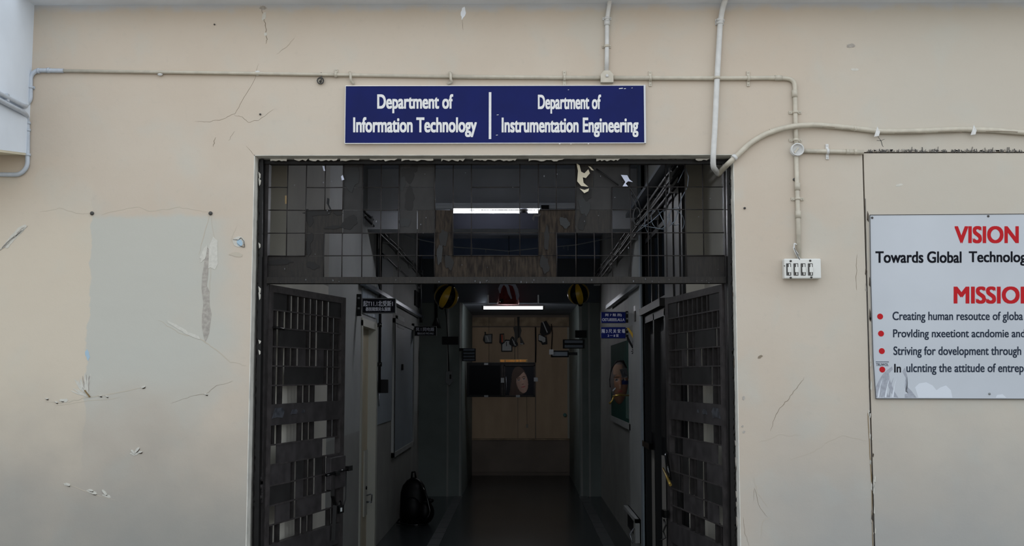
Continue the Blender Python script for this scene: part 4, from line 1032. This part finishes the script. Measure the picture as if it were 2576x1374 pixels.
# tall notice panel on the left wall
ya, yb3 = onX(986,900,LX).y, onX(1036,900,LX).y
npn = thing('wall_panel_frame', 'tall framed blue-grey panel on the left corridor wall', 'panel', (LX, (ya+yb3)/2, .75))
zt = 2.28; zb_ = onX(986,1150,LX).z
MB().box((LX, ya+.05, zb_+.05), (LX+.02, yb3-.05, zt-.05)).build('panel_sheet', M['cor_blue'], npn)
mb = MB(); mb.box((LX, ya, zb_), (LX+.035, ya+.06, zt)).box((LX, yb3-.05, zb_), (LX+.035, yb3, zt)).box((LX, ya, zt-.05), (LX+.035, yb3, zt)).box((LX, ya, zb_), (LX+.035, yb3, zb_+.05)); mb.build('panel_frame', M['cor_wall'], npn)
mb = MB(); mb.box((LX+.035, ya-.02, zb_), (LX+.04, ya+.0, zt)); mb.build('dark_edge', M['black'], npn)
c0, c1 = onX(1001,792,LX+.022), onX(1017,830,LX+.022)
o = MB().box((LX+.021, c0.y, c1.z), (LX+.024, c1.y, c0.z)).build('taped_notice', M['paper'], None); tag(o, 'small paper notice taped high on the tall panel', 'paper')
c0 = onX(1013,925,LX+.03); o = MB().box((LX+.02, c0.y-.05, c0.z-.03), (LX+.04, c0.y+.03, c0.z+.04)).build('wall_switch', M['black'], None, bevel=.003); tag(o, 'tiny dark wall switch in the middle of the tall panel', 'switch')
c0, c1 = onX(1042,730,LX), onX(1052,775,LX)
o = MB().box((LX, c0.y, c1.z), (LX+.02, c1.y, c0.z)).build('wall_vent', M['black'], None); tag(o, 'narrow dark vent high on the left wall beside the pale pipe', 'vent')

# right double door and high windows
dr = thing('black_door', 'black door with pale lower panels in the right corridor wall', 'door', (RX, (yrA+yrB)/2, 0))
mb = MB(); xx = RX+.03
for y in (yrA, yrA+(yrB-yrA)*.5-.03, yrB-.07): mb.box((RX-.02, y, 0), (xx+.06, y+.07, 2.15))
mb.box((RX-.02, yrA, 2.10), (xx+.06, yrB, 2.17)); mb.build('door_frame', M['door_black'], dr)
zmid = onX(1655,1143,RX).z
ymid = (yrA+yrB)/2
for ya_, yb_ in ((yrA+.07, ymid-.03), (ymid+.04, yrB-.07)):
    lf_ = MB().box((xx, ya_, .02), (xx+.04, yb_, 2.10)).build('leaf', M['door_black'], dr)
    MB().box((xx-.015, ya_+.10, .1), (xx, yb_-.10, zmid)).build('door_panel', M['door_pale'], lf_, label='pale lower door panel')
    MB().box((xx-.015, ya_+.12, zmid+.15), (xx, yb_-.12, 2.0)).build('door_panel', M['sheet'], lf_)
mb = MB(); mb.box((RX-.045, yrB-.5, zmid+.02), (RX-.01, yrB, zmid+.07)); mb.build('door_bolt', M['black_gloss'], dr)
mb = MB(); mb.bar((RX-.04, yrA, 2.20), (RX-.04, yrB, 2.20), .02, .03); mb.build('door_head', M['sheet'], dr)
wn = MB(); mb = wn
for i in range(4):
    y = yrA+(yrB-yrA)*i/3; mb.box((RX-.005, y-.025, 2.2), (RX+.05, y+.025, 3.22))
mb.box((RX-.005, yrA, 2.2), (RX+.05, yrB, 2.26)).box((RX-.005, yrA, 3.17), (RX+.05, yrB, 3.22)).box((RX-.005, yrA, 2.80), (RX+.05, yrB, 2.84))
wi = struct('window_1', wn, M['door_black'])
for i in range(3):
    y0, y1 = yrA+(yrB-yrA)*i/3+.025, yrA+(yrB-yrA)*(i+1)/3-.025
    for z0, z1 in ((2.26, 2.8), (2.84, 3.17)):
        MB().box((RX+.02, y0, z0), (RX+.026, y1, z1)).build('pane', M['glass'], wi)
p = onX(1652,772,RX-.01); o = MB(); o.tube([p-Vector((.0,.14,0)), p+Vector((0,.14,0))], .028, 12); o = o.build('window_glint', M['glass_glint'], None); tag(o, 'small glowing white bar added as a lamp reflection on the black high window', 'lamp')  # added glowing bar in place of a reflection, no real lamp

# right wall slots and pilaster marks
sl = thing('wall_slot', 'narrow vertical slot with a bright top on the right pilaster', 'fitting', onX(1597,810,RX-.035))
c0 = onX(1597,770,RX-.035); c1 = onX(1597,783,RX-.035); c2 = onX(1597,809,RX-.035)
MB().box((RX-.04, c0.y-.05, c1.z), (RX-.03, c0.y+.05, c0.z)).build('bright_strip', M['sign_white'], sl)
MB().box((RX-.04, c0.y-.05, c2.z), (RX-.03, c0.y+.05, c1.z)).build('dark_strip', M['slot'], sl)
# triangular bracket
tb = thing('folded_bracket', 'folded V shaped bracket with a yellow edge beside the lower blue sign', 'bracket', onY(1595,890,4.6))
Yt = 4.55
def yplate(pts, Y, t, m, name, parent): 
    mb = MB(); mb.prism([onY(x,y,Y) for x,y in pts], (0,t,0)); return mb.build(name, m, parent)
yplate([(1577,824),(1606,812),(1603,828),(1595,850)], Yt+.02, .01, M['cor_dark'], 'plate', tb)
yplate([(1577,825),(1582,825),(1596,845),(1592,851)], Yt, .015, M['yellow'], 'yellow_edge', tb)
yplate([(1606,812),(1610,812),(1609,838),(1597,852),(1600,838)], Yt, .02, M['black'], 'arm', tb)
yplate([(1575,842),(1580,846),(1594,874),(1591,877),(1578,855)], Yt, .02, M['black'], 'arm', tb)
yplate([(1604,860),(1605,865),(1598,890),(1594,890)], Yt, .02, M['black'], 'arm', tb)
sag(tb, [(1596,845),(1594,860),(1597,875),(1595,888)], Yt-.01, .01, 'metal', 'chain')
mb = MB()
for k in range(8): a_ = k*.8; mb.tube([onY(1595,883,Yt), onY(1595+7*math.cos(a_), 885+8*math.sin(a_), Yt-.01)], .004, 5)
mb.build('knot', M['black'], tb)

# blade signs
def blade(label, x0, x1, y0, y1, Y, wallX, face, border, lines, brx=None, gap=1.6, ink='pale_letter'):
    o = thing('blade_sign', label, 'sign', onY((x0+x1)/2, y1, Y))
    a = onY(x0, y1, Y); b = onY(x1, y0, Y)
    MB().box((a.x, Y, a.z), (b.x, Y+.03, b.z)).build('sign_box', M[border], o, bevel=.003)
    i0 = onY(x0+gap, y1-gap, Y-.003); i1 = onY(x1-gap, y0+gap, Y-.003)
    MB().box((i0.x, Y-.003, i0.z), (i1.x, Y, i1.z)).build('sign_face', M[face], o)
    for s_, lx0, lx1, ly0, ly1 in lines: text(s_, 'lettering', M[ink], o, lx0, lx1, ly0, ly1, Y-.0035, bold=.03)
    if brx:
        c = onY(brx[0], brx[3], Y); d = onY(brx[1], brx[2], Y)
        c.x, d.x = (wallX, d.x) if wallX < 0 else (c.x, wallX)
        MB().box((c.x, Y-.005, c.z), (d.x, Y+.035, d.z)).build('wall_bracket', M['black'], o)
        for yy in ((brx[2]*.82+brx[3]*.18), (brx[2]*.35+brx[3]*.65)):
            q = onY((brx[0]+brx[1])/2, yy, Y-.006); MB().hexa(q, (.010,0,0), (0,.002,0), (0,0,.008)).build('bracket_screw', M['box_grey'], o)
    return o
YA = onX(897, 770, LX).y
blade('dark blue blade sign with white characters, nearest on the left corridor wall', 910,996,750,789,YA,LX,'navy_dark','box_grey',
      [('起T11.1北受斯1',914,988,757,771),('器拐規烦另么服酬',920,982,773,782.5)], (896,909,740,795), 2.2)
YB = onX(1036, 833, LX).y
blade('smaller dark blue blade sign further down the left corridor wall', 1042,1098.5,820.5,845.5,YB,LX,'navy_dark','box_grey',
      [('凤 I 同电婚',1046,1092,824,833.5),('编SUUUO WO-VAO',1050,1091,836,842)], (1035,1042,814,850), 1.6)
YC = onX(1580, 800, RX).y
blade('upper of the two blue enamel blade signs on the right corridor wall', 1512,1574.5,784.5,813.5,YC,RX,'navy','box_grey',
      [('阿 7 阻 烈)',1523,1564,789,797),('OSTUEEEELALLA',1515,1571,801,808)], (1574.5,1582,783,812), 1.0)
blade('lower of the two blue enamel blade signs on the right corridor wall', 1511.5,1574,822.5,852,YC,RX,'navy','box_grey',
      [('隔 3 尺 关 安 塌',1514,1572,828,838),('3 一 8 官',1529,1556,841,848)], (1574,1582,826,848), 1.0)
# dark unlit blade boxes farther on
def dark_box(label, x0, x1, y0, y1, Y, louvres, wallX, t=.06, name='sign_case'):
    o = thing(name, label, 'box', onY((x0+x1)/2, y1, Y))
    a = onY(x0,y1,Y); b = onY(x1,y0,Y); MB().box((a.x,Y,a.z),(b.x,Y+t,b.z)).build('case', M['black'], o, bevel=.004)
    for k in range(louvres):
        z = a.z+(b.z-a.z)*(k+.5)/louvres; mb = MB(); mb.hexa(((a.x+b.x)/2, Y-.006, z), ((b.x-a.x)*.42,0,0), (0,.006,.002), (0,-.003,(b.z-a.z)*.28/louvres)); mb.build('louvre', M['tray'], o)
    return o
def arm(o, x0, x1, y0, y1, z): MB().box((x0,y0,z-.02),(x1,y1,z+.02)).build('mounting_arm', M['black'], o)
lb = dark_box('louvred dark box on the left pier near the far wall', 1163,1196.5,876.5,909,YP-.12,4,LX)
z_ = onY(1180,880,YP).z; arm(lb, -.85, onY(1190,880,YP-.1).x, YP-.06, YP+.01, z_)
pb1 = dark_box('plain dark sign case on the left pier beside the hanging switch', 1112,1153,847,867,YP-.10,0,LX)
arm(pb1, onY(1120,850,YP).x, onY(1140,850,YP).x, YP-.05, YP+.01, onY(1130,857,YP).z)
dark_box('dark case with ribs on the right pier, higher one', 1416,1470,854,877,YP-.12,2,RX)
db = dark_box('small dark case with a grey cap on the right side near the far wall', 1386,1431,882,899,YP+.5,1,RX)
arm(db, onY(1425,890,YP+.5).x, NX+.01, YP+.51, YP+.55, onY(1425,890,YP+.5).z)
mb = MB(); mb.hexa(onY(1387,886,YP+.48), (.03,0,0),(0,.03,0),(0,0,.036)); mb.build('cap', M['box_grey'], db)
dark_box('dark bracket box above the ribbed case on the right wall', 1447,1476,831,850,YP-.14,0,RX)

# green board, face mask, floor outlet on right wall
gbo = thing('green_board', 'dark green pin board in an angled frame on the right corridor wall', 'notice board', onX(1565,1080,RX))
ya, yb3 = onX(1592,900,RX).y, onX(1541,900,RX).y; zt = onX(1565,862,RX).z; zb_ = onX(1592,1082,RX).z
MB().box((RX-.02, ya+.08, zb_+.06), (RX, yb3, zt)).build('baize', M['green'], gbo)
MB().box((RX-.026, ya+.1, zb_+.1), (RX-.02, ya+.5, zb_+.5)).build('teal_card', M['green_pale'], gbo)
mb = MB(); mb.box((RX-.035, ya, zb_), (RX, ya+.08, zt)).box((RX-.035, ya, zb_), (RX, yb3, zb_+.06)); mb.build('board_frame', M['cor_wall'], gbo)

def face_color(u, v, hairside=1.0, bg=(.012,.013,.016)):
    """printed portrait: u,v in 0..1 (v up)."""
    x = (u-.56)/.44; y = (v-.50)/.5
    ca, sa = math.cos(-.22), math.sin(-.22); xr = x*ca-y*sa; yr = x*sa+y*ca
    skin = (.30, .205, .165); hair = (.05, .036, .03)
    c = bg
    if (xr+.12)**2/.62**2+(yr-.05)**2/.98**2 < 1: c = hair
    if x < -.15 and x > -.95+.3*v and y < .1 and xr < -.2: c = tuple(h*(1.0+.5*math.sin(x*60)) for h in hair)
    fx, fy_ = (xr-.05)/.46, (yr+.08)/.78
    if fx*fx+fy_*fy_ < 1 and not (yr > .45+.2*math.sin((xr-.1)*3)):
        sh = .72+.28*max(0, 1-abs(fx-.15)*1.1)
        c = tuple(s*sh for s in skin)
        for ex in (-.17, .24):
            d = math.hypot((xr-ex)/.11, (yr-.08)/.045)
            if d < 1: c = (.30,.27,.26) if d > .55 else (.02,.02,.025)
            if abs(xr-ex) < .15 and abs(yr-.20-.04*math.cos((xr-ex)*8)) < .028: c = (.07,.045,.035)
            if abs((xr-ex)/.13) < 1 and abs(yr-.125) < .014: c = (.03,.02,.02)
        if abs(xr-.07) < .035 and -.24 < yr < .05: c = tuple(s*1.05 for s in skin)
        if math.hypot((xr-.07)/.10, (yr+.25)/.035) < 1: c = (.16,.09,.075)
        dl_ = math.hypot((xr-.06)/.17, (yr+.44)/.062)
        if dl_ < 1: c = (.32,.12,.11) if abs(yr+.44) > .012 else (.08,.03,.03)
    return c
def picture(name, x0, x1, y0, y1, Y, nx, ny, parent, bulge=None, cfun=face_color):
    a = onY(x0, y1, Y); b = onY(x1, y0, Y); off = WL.get(parent.name, Vector()); vs = []; colr = []
    for j in range(ny+1):
        for i in range(nx+1):
            u, v = i/nx, j/ny; vs.append((a.x+(b.x-a.x)*u-off.x, Y-off.y, a.z+(b.z-a.z)*v-off.z)); colr.append(cfun(u, v))
    fs = [(j*(nx+1)+i, j*(nx+1)+i+1, (j+1)*(nx+1)+i+1, (j+1)*(nx+1)+i) for j in range(ny) for i in range(nx)]
    me = bpy.data.meshes.new(name); me.from_pydata(vs, [], fs); me.update()
    at_ = me.color_attributes.new('print', 'FLOAT_COLOR', 'POINT')
    for k, c in enumerate(colr): at_.data[k].color = (*c, 1)
    me.materials.append(M['print']); o = bpy.data.objects.new(name, me); COL.objects.link(o); o.parent = parent; return o
# display unit with a dark screen and a portrait
YD = 10.1
du_ = thing('display_unit', 'black double display with an empty dark screen and a printed portrait of a woman', 'display', onY(1260,1000,YD))
a = onY(1174,999,YD); b = onY(1346,912,YD)
MB().box((a.x,YD,a.z),(b.x,YD+.04,b.z)).build('housing', M['black'], du_, bevel=.004)
q0 = onY(1180,993,YD); q1 = onY(1258,920,YD); MB().box((q0.x,YD-.006,q0.z),(q1.x,YD,q1.z)).build('dark_screen', mat('screen_glass',(6,8,12),.6,spec=.1), du_)
picture('portrait', 1271, 1343, 922, 995, YD-.002, 90, 90, du_)
mb = MB()
for x0, x1, y0, y1 in ((1261,1266,917,997),(1268,1271,918,997),(1343,1346,918,997),(1267,1346,917,921),(1267,1346,995,998)):
    q0 = onY(x0,y1,YD-.01); q1 = onY(x1,y0,YD-.01); mb.box((q0.x,YD-.012,q0.z),(q1.x,YD,q1.z))
mb.build('inner_frame', M['iron'], du_)
for x, y, w2, h2 in ((1223,916,5,2.5),(1223,997,5,2.5),(1264,957,4,6),(1348,955,5,5),(1303,997,5,3)):
    MB().hexa(onY(x,y,YD-.016), (w2*.0058,0,0),(0,.006,0),(0,0,h2*.0058)).build('clip', M['box_grey'], du_)
sag(du_, [(1273,948),(1274,970),(1273,992)], YD-.02, .005, 'metal', 'thin_rod')
for x in (1295,): sag(du_, [(x,800),(x,880),(x,915)], YD+.02, .004, 'cable', 'hanging_wire')
sag(du_, [(1230,797),(1230,913)], YD+.02, .003, 'cable', 'hanging_wire')
pc = sag(du_, [(1325,999),(1326,1068)], YD+.02, .0025, 'cable', 'cord'); MB().hexa(onY(1326,1072,YD+.02), (.015,0,0),(0,.01,0),(0,0,.026)).build('bob', M['black_gloss'], pc)
ab = thing('amber_sign_box', 'low amber glass box standing on top of the portrait display', 'sign', onY(1292,912,YD+.01))
q0 = onY(1257,911.5,YD+.01); q1 = onY(1327,904,YD+.01)
MB().box((q0.x,YD+.01,q0.z),(q1.x,YD+.05,q1.z)).build('box_shell', M['tape'], ab)
for x0, x1 in ((1258.5,1269),(1272,1295),(1297,1305),(1307,1323)):
    q0 = onY(x0,911,YD); q1 = onY(x1,905.5,YD); MB().box((q0.x,YD+.002,q0.z),(q1.x,YD+.01,q1.z)).build('amber_pane', M['amber'], ab)
o = MB().lathe([(.03,0),(.03,.02),(.012,.025),(0,.015)], onY(1421,1044,YF-.03), (0,-1,0), 14).build('wall_socket', M['green_pale'], None); tag(o, 'small round socket on the right edge of the far wall', 'socket')

# things pinned on the far wall
YH = YF-.06
def poly_thing(name, label, cat, parts, Y=YH):
    xs = [p[0] for pt in parts for p in pt[0]]; ys = [p[1] for pt in parts for p in pt[0]]
    o = thing(name, label, cat, onY(sum(xs)/len(xs), max(ys), Y))
    for k, (pts, m_, nm, dd) in enumerate(parts): yplate(pts, Y-dd, .012, m_, nm, o)
    return o
poly_thing('tilted_picture', 'small tilted picture in a black frame, leftmost on the far wall', 'picture', [
    ([(1216,850),(1219,841),(1239,840),(1238,864),(1221,864),(1215,856)], M['black'], 'frame', 0), ([(1219,844),(1236,842),(1236,861),(1221,861)], M['box_grey'], 'picture_sheet', .013),
    ([(1219,835),(1222,835),(1223,843),(1220,843)], M['black'], 'hook', .01), ([(1223,845),(1226,846),(1232,860),(1228,861)], M['paper'], 'pale_fold', .02)])
poly_thing('striped_tag', 'narrow dark tag with an orange stripe on the far wall', 'tag', [
    ([(1257,840),(1268,839),(1270,862),(1262,868),(1256,862)], M['black'], 'tag_body', 0), ([(1261,842),(1264,842),(1265,861),(1262,862)], M['orange'], 'orange_stripe', .013), ([(1265,842),(1267,842),(1269,860),(1266,861)], M['far_trim'], 'pale_stripe', .013)])
poly_thing('framed_sheet', 'white square sheet in a black frame below the orange striped tag', 'picture', [
    ([(1261,864),(1272,854),(1289,856),(1289,885),(1261,885)], M['black'], 'frame', -.02), ([(1263.5,866),(1273,858),(1286.5,858),(1286.5,882.5),(1263.5,882.5)], M['paper'], 'sheet', -.007), ([(1273,860),(1274.5,860),(1275,870),(1273.5,872)], M['black'], 'pen_mark', .006)])
poly_thing('black_pouch', 'rounded black pouch with a white streak in the middle of the far wall', 'pouch', [
    ([(1281,860),(1284,852),(1288,846),(1292,848),(1302,863),(1303,868),(1298,873),(1288,871),(1281,866)], M['black'], 'pouch_body', .02), ([(1287.5,852),(1289.5,853),(1299,870),(1294,869.5)], M['paper'], 'white_streak', .033)])
poly_thing('hung_trousers', 'dark trousers hanging from a black strap on the far wall', 'clothes', [
    ([(1291,824),(1297,820),(1309,820),(1312,832),(1309,845),(1317,860),(1320,866),(1309,867),(1308,850),(1303,845),(1300,860),(1295,852),(1294,836)], M['slot'], 'trousers', 0),
    ([(1301,797),(1307,797),(1306,850),(1303,850)], M['black'], 'strap', .014), ([(1309,864),(1316,864),(1315,867),(1309,866)], M['paper'], 'pale_cuff', .014)])
poly_thing('black_bag', 'black angular bag with a white seam, highest on the far wall', 'bag', [
    ([(1361,812),(1374,807),(1387,828),(1383,839),(1366,847),(1358,838)], M['black'], 'bag_body', .02), ([(1364,809),(1367,810),(1378,836),(1376,838),(1371,826)], M['paper'], 'white_seam', .033)])
poly_thing('torn_sheet', 'torn grey sheet in a broken black frame under the black angular bag', 'paper', [
    ([(1354,843),(1356,840),(1371,847),(1375,846),(1377,866),(1364,868),(1361,862),(1354,858)], M['black'], 'frame', -.02), ([(1355,844),(1357,842),(1372,850),(1372,860),(1366,862),(1363,858),(1355,856)], M['paper'], 'sheet', -.007)])
sw2 = thing('far_wall_cable', 'black cable and metal strip down the far wall seam', 'cable', onY(1347,1000,YH)); 
sag(sw2, [(1347,823),(1348,870),(1347,912)], YH, .012, 'cable', 'cable'); sag(sw2, [(1387,815),(1389,840),(1387,881)], YH, .008, 'cable', 'cable')

# face mask with brass pipe
YM = onX(1585, 950, RX-.12).y-.25
fmk = thing('face_mask', 'painted face mask with a brass bar across the mouth, hung before the green board', 'mask', onY(1558,1016,YM))
a = onY(1535,1017,YM); b = onY(1580,906,YM); cxm, czm = (a.x+b.x)/2, (a.z+b.z)/2; rxm, rzm = (b.x-a.x)/2, (b.z-a.z)/2
nx, ny = 44, 70; vs = []; colr = []; off = WL[fmk.name]
def mask_col(xn, zn):
    skin = (.30, .155, .10); c = tuple(s*(.75+.25*zn) for s in skin)
    if zn > .40+.25*xn or (xn < -.62 and zn > -.6): c = (.10,.085,.08)
    if zn > .35 and abs(xn+.2) < .5 and zn < .8: c = (.22,.14,.10)
    for ex in (-.35, .38):
        d = math.hypot((xn-ex)/.24, (zn-.10)/.06)
        if d < 1: c = (.02,.02,.03) if d < .6 else (.28,.24,.22)
        if abs(xn-ex) < .3 and abs(zn-.22) < .025: c = (.06,.04,.03)
    if xn > .1 and .0 < zn < .42 and abs(xn-.5) < .35 and zn > .18: c = (.30,.32,.36)
    if xn > .15 and -.12 < zn < .06: c = (.02,.03,.10)
    if math.hypot((xn-.02)/.3, (zn+.42)/.045) < 1: c = (.25,.07,.06)
    if abs(xn-.0) < .12 and -.28 < zn < -.1: c = (.34,.22,.17)
    return c
for j in range(ny+1):
    for i in range(nx+1):
        th = math.pi*j/ny; ph = math.pi*i/nx
        xn = -math.cos(ph)*math.sin(th); zn = -math.cos(th); dep = math.sin(ph)*math.sin(th)
        dep = dep*.9 + .25*math.exp(-((xn-.02)/.16)**2-((zn+.12)/.20)**2) + .08*math.exp(-(xn/.3)**2-((zn+.42)/.07)**2) - .12*(math.exp(-((xn+.35)/.2)**2-((zn-.1)/.08)**2)+math.exp(-((xn-.38)/.2)**2-((zn-.1)/.08)**2)) + .06*math.exp(-((zn+.78)/.15)**2-(xn/.3)**2)
        narrow = 1-.18*max(0, -zn)
        vs.append((cxm+xn*rxm*narrow-off.x, YM-dep*.10-off.y, czm+zn*rzm-off.z)); colr.append(mask_col(xn, zn))
fs = [(j*(nx+1)+i, j*(nx+1)+i+1, (j+1)*(nx+1)+i+1, (j+1)*(nx+1)+i) for j in range(ny) for i in range(nx)]
me = bpy.data.meshes.new('mask_face'); me.from_pydata(vs, [], fs); me.update(); ca_ = me.color_attributes.new('print', 'FLOAT_COLOR', 'POINT')
for k, c in enumerate(colr): ca_.data[k].color = (*c, 1)
for p_ in me.polygons: p_.use_smooth = True
me.materials.append(M['print']); o = bpy.data.objects.new('mask_face', me); COL.objects.link(o); o.parent = fmk
mb = MB(); mb.tube([onY(1542,998,YM-.12), onY(1555,994,YM-.15), onY(1581,995,YM-.05)], .009, 8); mb.tube([onY(1545,996,YM-.12), onY(1540,1008,YM-.12), onY(1533,1016,YM-.12)], [.008,.006,.011], 8); mb.build('brass_bar', M['brass'], fmk)
mb = MB(); mb.prism([onY(1559,930,YM-.10), onY(1575,925,YM-.08), onY(1579,945,YM-.06), onY(1566,951,YM-.11)], (0,.012,0)); mb.build('mirror_shard', M['metal'], fmk)
mb = MB(); mb.prism([onY(1541,982,YM-.10), onY(1548,975,YM-.11), onY(1549,978,YM-.11), onY(1542,985,YM-.10)], (0,.01,0)); mb.build('blue_shard', M['conduit_grey'], fmk)
mb = MB(); mb.tube([onY(1535,975,YM), onY(1535,955,YM), onY(1540,926,YM-.02), onY(1552,909,YM-.03), onY(1568,909,YM-.03), onY(1577,926,YM-.02)], [.004,.008,.010,.010,.009,.004], 8); mb.build('hair_rim', M['black'], fmk)

ob = thing('floor_outlet', 'dark open outlet box with a pale plug low on the right corridor wall', 'outlet', onX(1597,1365,RX-.03))
c0 = onX(1612,1300,RX-.03); c1 = onX(1582,1330,RX-.03)
mb = MB(); y0_, y1_ = c0.y, c1.y; zt = onX(1612,1308,RX-.03).z; zb_ = onX(1612,1366,RX-.03).z
mb.box((RX-.08, y0_, zt-.03), (RX-.03, y1_, zt)).box((RX-.08, y0_, zb_), (RX-.03, y0_+.05, zt)).box((RX-.04, y0_, zb_), (RX-.03, y1_, zt)); mb.build('hood', M['cor_wall'], ob)
MB().box((RX-.065, y0_+.1, zb_+.02), (RX-.045, y0_+.3, zt-.05)).build('socket_plate', M['door_frame'], ob); MB().box((RX-.042, y0_+.31, zb_+.0), (RX-.038, y1_, zt-.03)).build('dark_recess', M['black'], ob)
MB().tube([(RX-.07,y0_+.2,zt-.1),(RX-.11,y0_+.2,zb_+.05),(RX-.09,y0_+.15,max(.02,zb_-.02))], .008, 6).build('plug_cord', M['metal'], ob)

# backpack on the floor
pb = onZ(1052, 1316, 0.0); yb_ = pb.y
bp_ = thing('backpack', 'bulging black backpack standing on the floor by the left corridor wall', 'bag', (pb.x, yb_, 0))
kk = (yb_-CAM.y)/F
mb = MB(); prof = [(20,0),(33,3),(34,20),(33,55),(32,75),(27,92),(17,104),(8,110),(0,112)]; n = 28; vs = []; c = Vector((pb.x-12*kk, yb_, 0))
for r, h in prof:
    for k in range(n):
        a_ = 2*math.pi*k/n; sq = (abs(math.cos(a_))**.75*math.copysign(1, math.cos(a_)), abs(math.sin(a_))**.75*math.copysign(1, math.sin(a_)))
        vs.append(c+Vector((r*kk*sq[0], r*kk*.75*sq[1], h*kk)))
mb.add(vs, [(i*n+k, i*n+(k+1)%n, (i+1)*n+(k+1)%n, (i+1)*n+k) for i in range(len(prof)-1) for k in range(n)]+[tuple(range(n))], True); mb.build('pack_body', M['bag'], bp_)
mb = MB(); mb.tube([c+Vector((-5*kk,0,110*kk)), c+Vector((-4*kk,0,124*kk)), c+Vector((3*kk,0,125*kk)), c+Vector((5*kk,0,110*kk))], .012, 8); mb.build('top_handle', M['bag'], bp_)
mb = MB(); mb.ball(c+Vector((-2*kk,-.13,38*kk)), 26*kk, (.9,.35,1.1), 18); mb.build('front_pocket', M['bag'], bp_)
mb = MB(); mb.ball(c+Vector((30*kk,-.08,28*kk)), 26*kk, (.9,.8,1.1), 18); mb.build('side_pouch', M['bag'], bp_)
mb = MB(); mb.ball(c+Vector((42*kk,-.06,56*kk)), 9*kk, (1.1,.8,.7), 12); mb.build('pouch_flap', M['bag'], bp_)
mb = MB(); mb.tube(fillet([c+Vector((20*kk,-.10,95*kk)), c+Vector((36*kk,-.18,70*kk)), c+Vector((46*kk,-.2,30*kk)), c+Vector((30*kk,-.2,6*kk))], .05), .012, 8); mb.build('shoulder_strap', M['black_gloss'], bp_)
mb = MB(); mb.tube([c+Vector((-34*kk,-.05,10*kk)), c+Vector((-38*kk,-.12,4*kk)), c+Vector((0,-.24,1.5*kk)), c+Vector((40*kk,-.2,2*kk))], .01, 8); mb.build('loose_strap', M['black_gloss'], bp_)
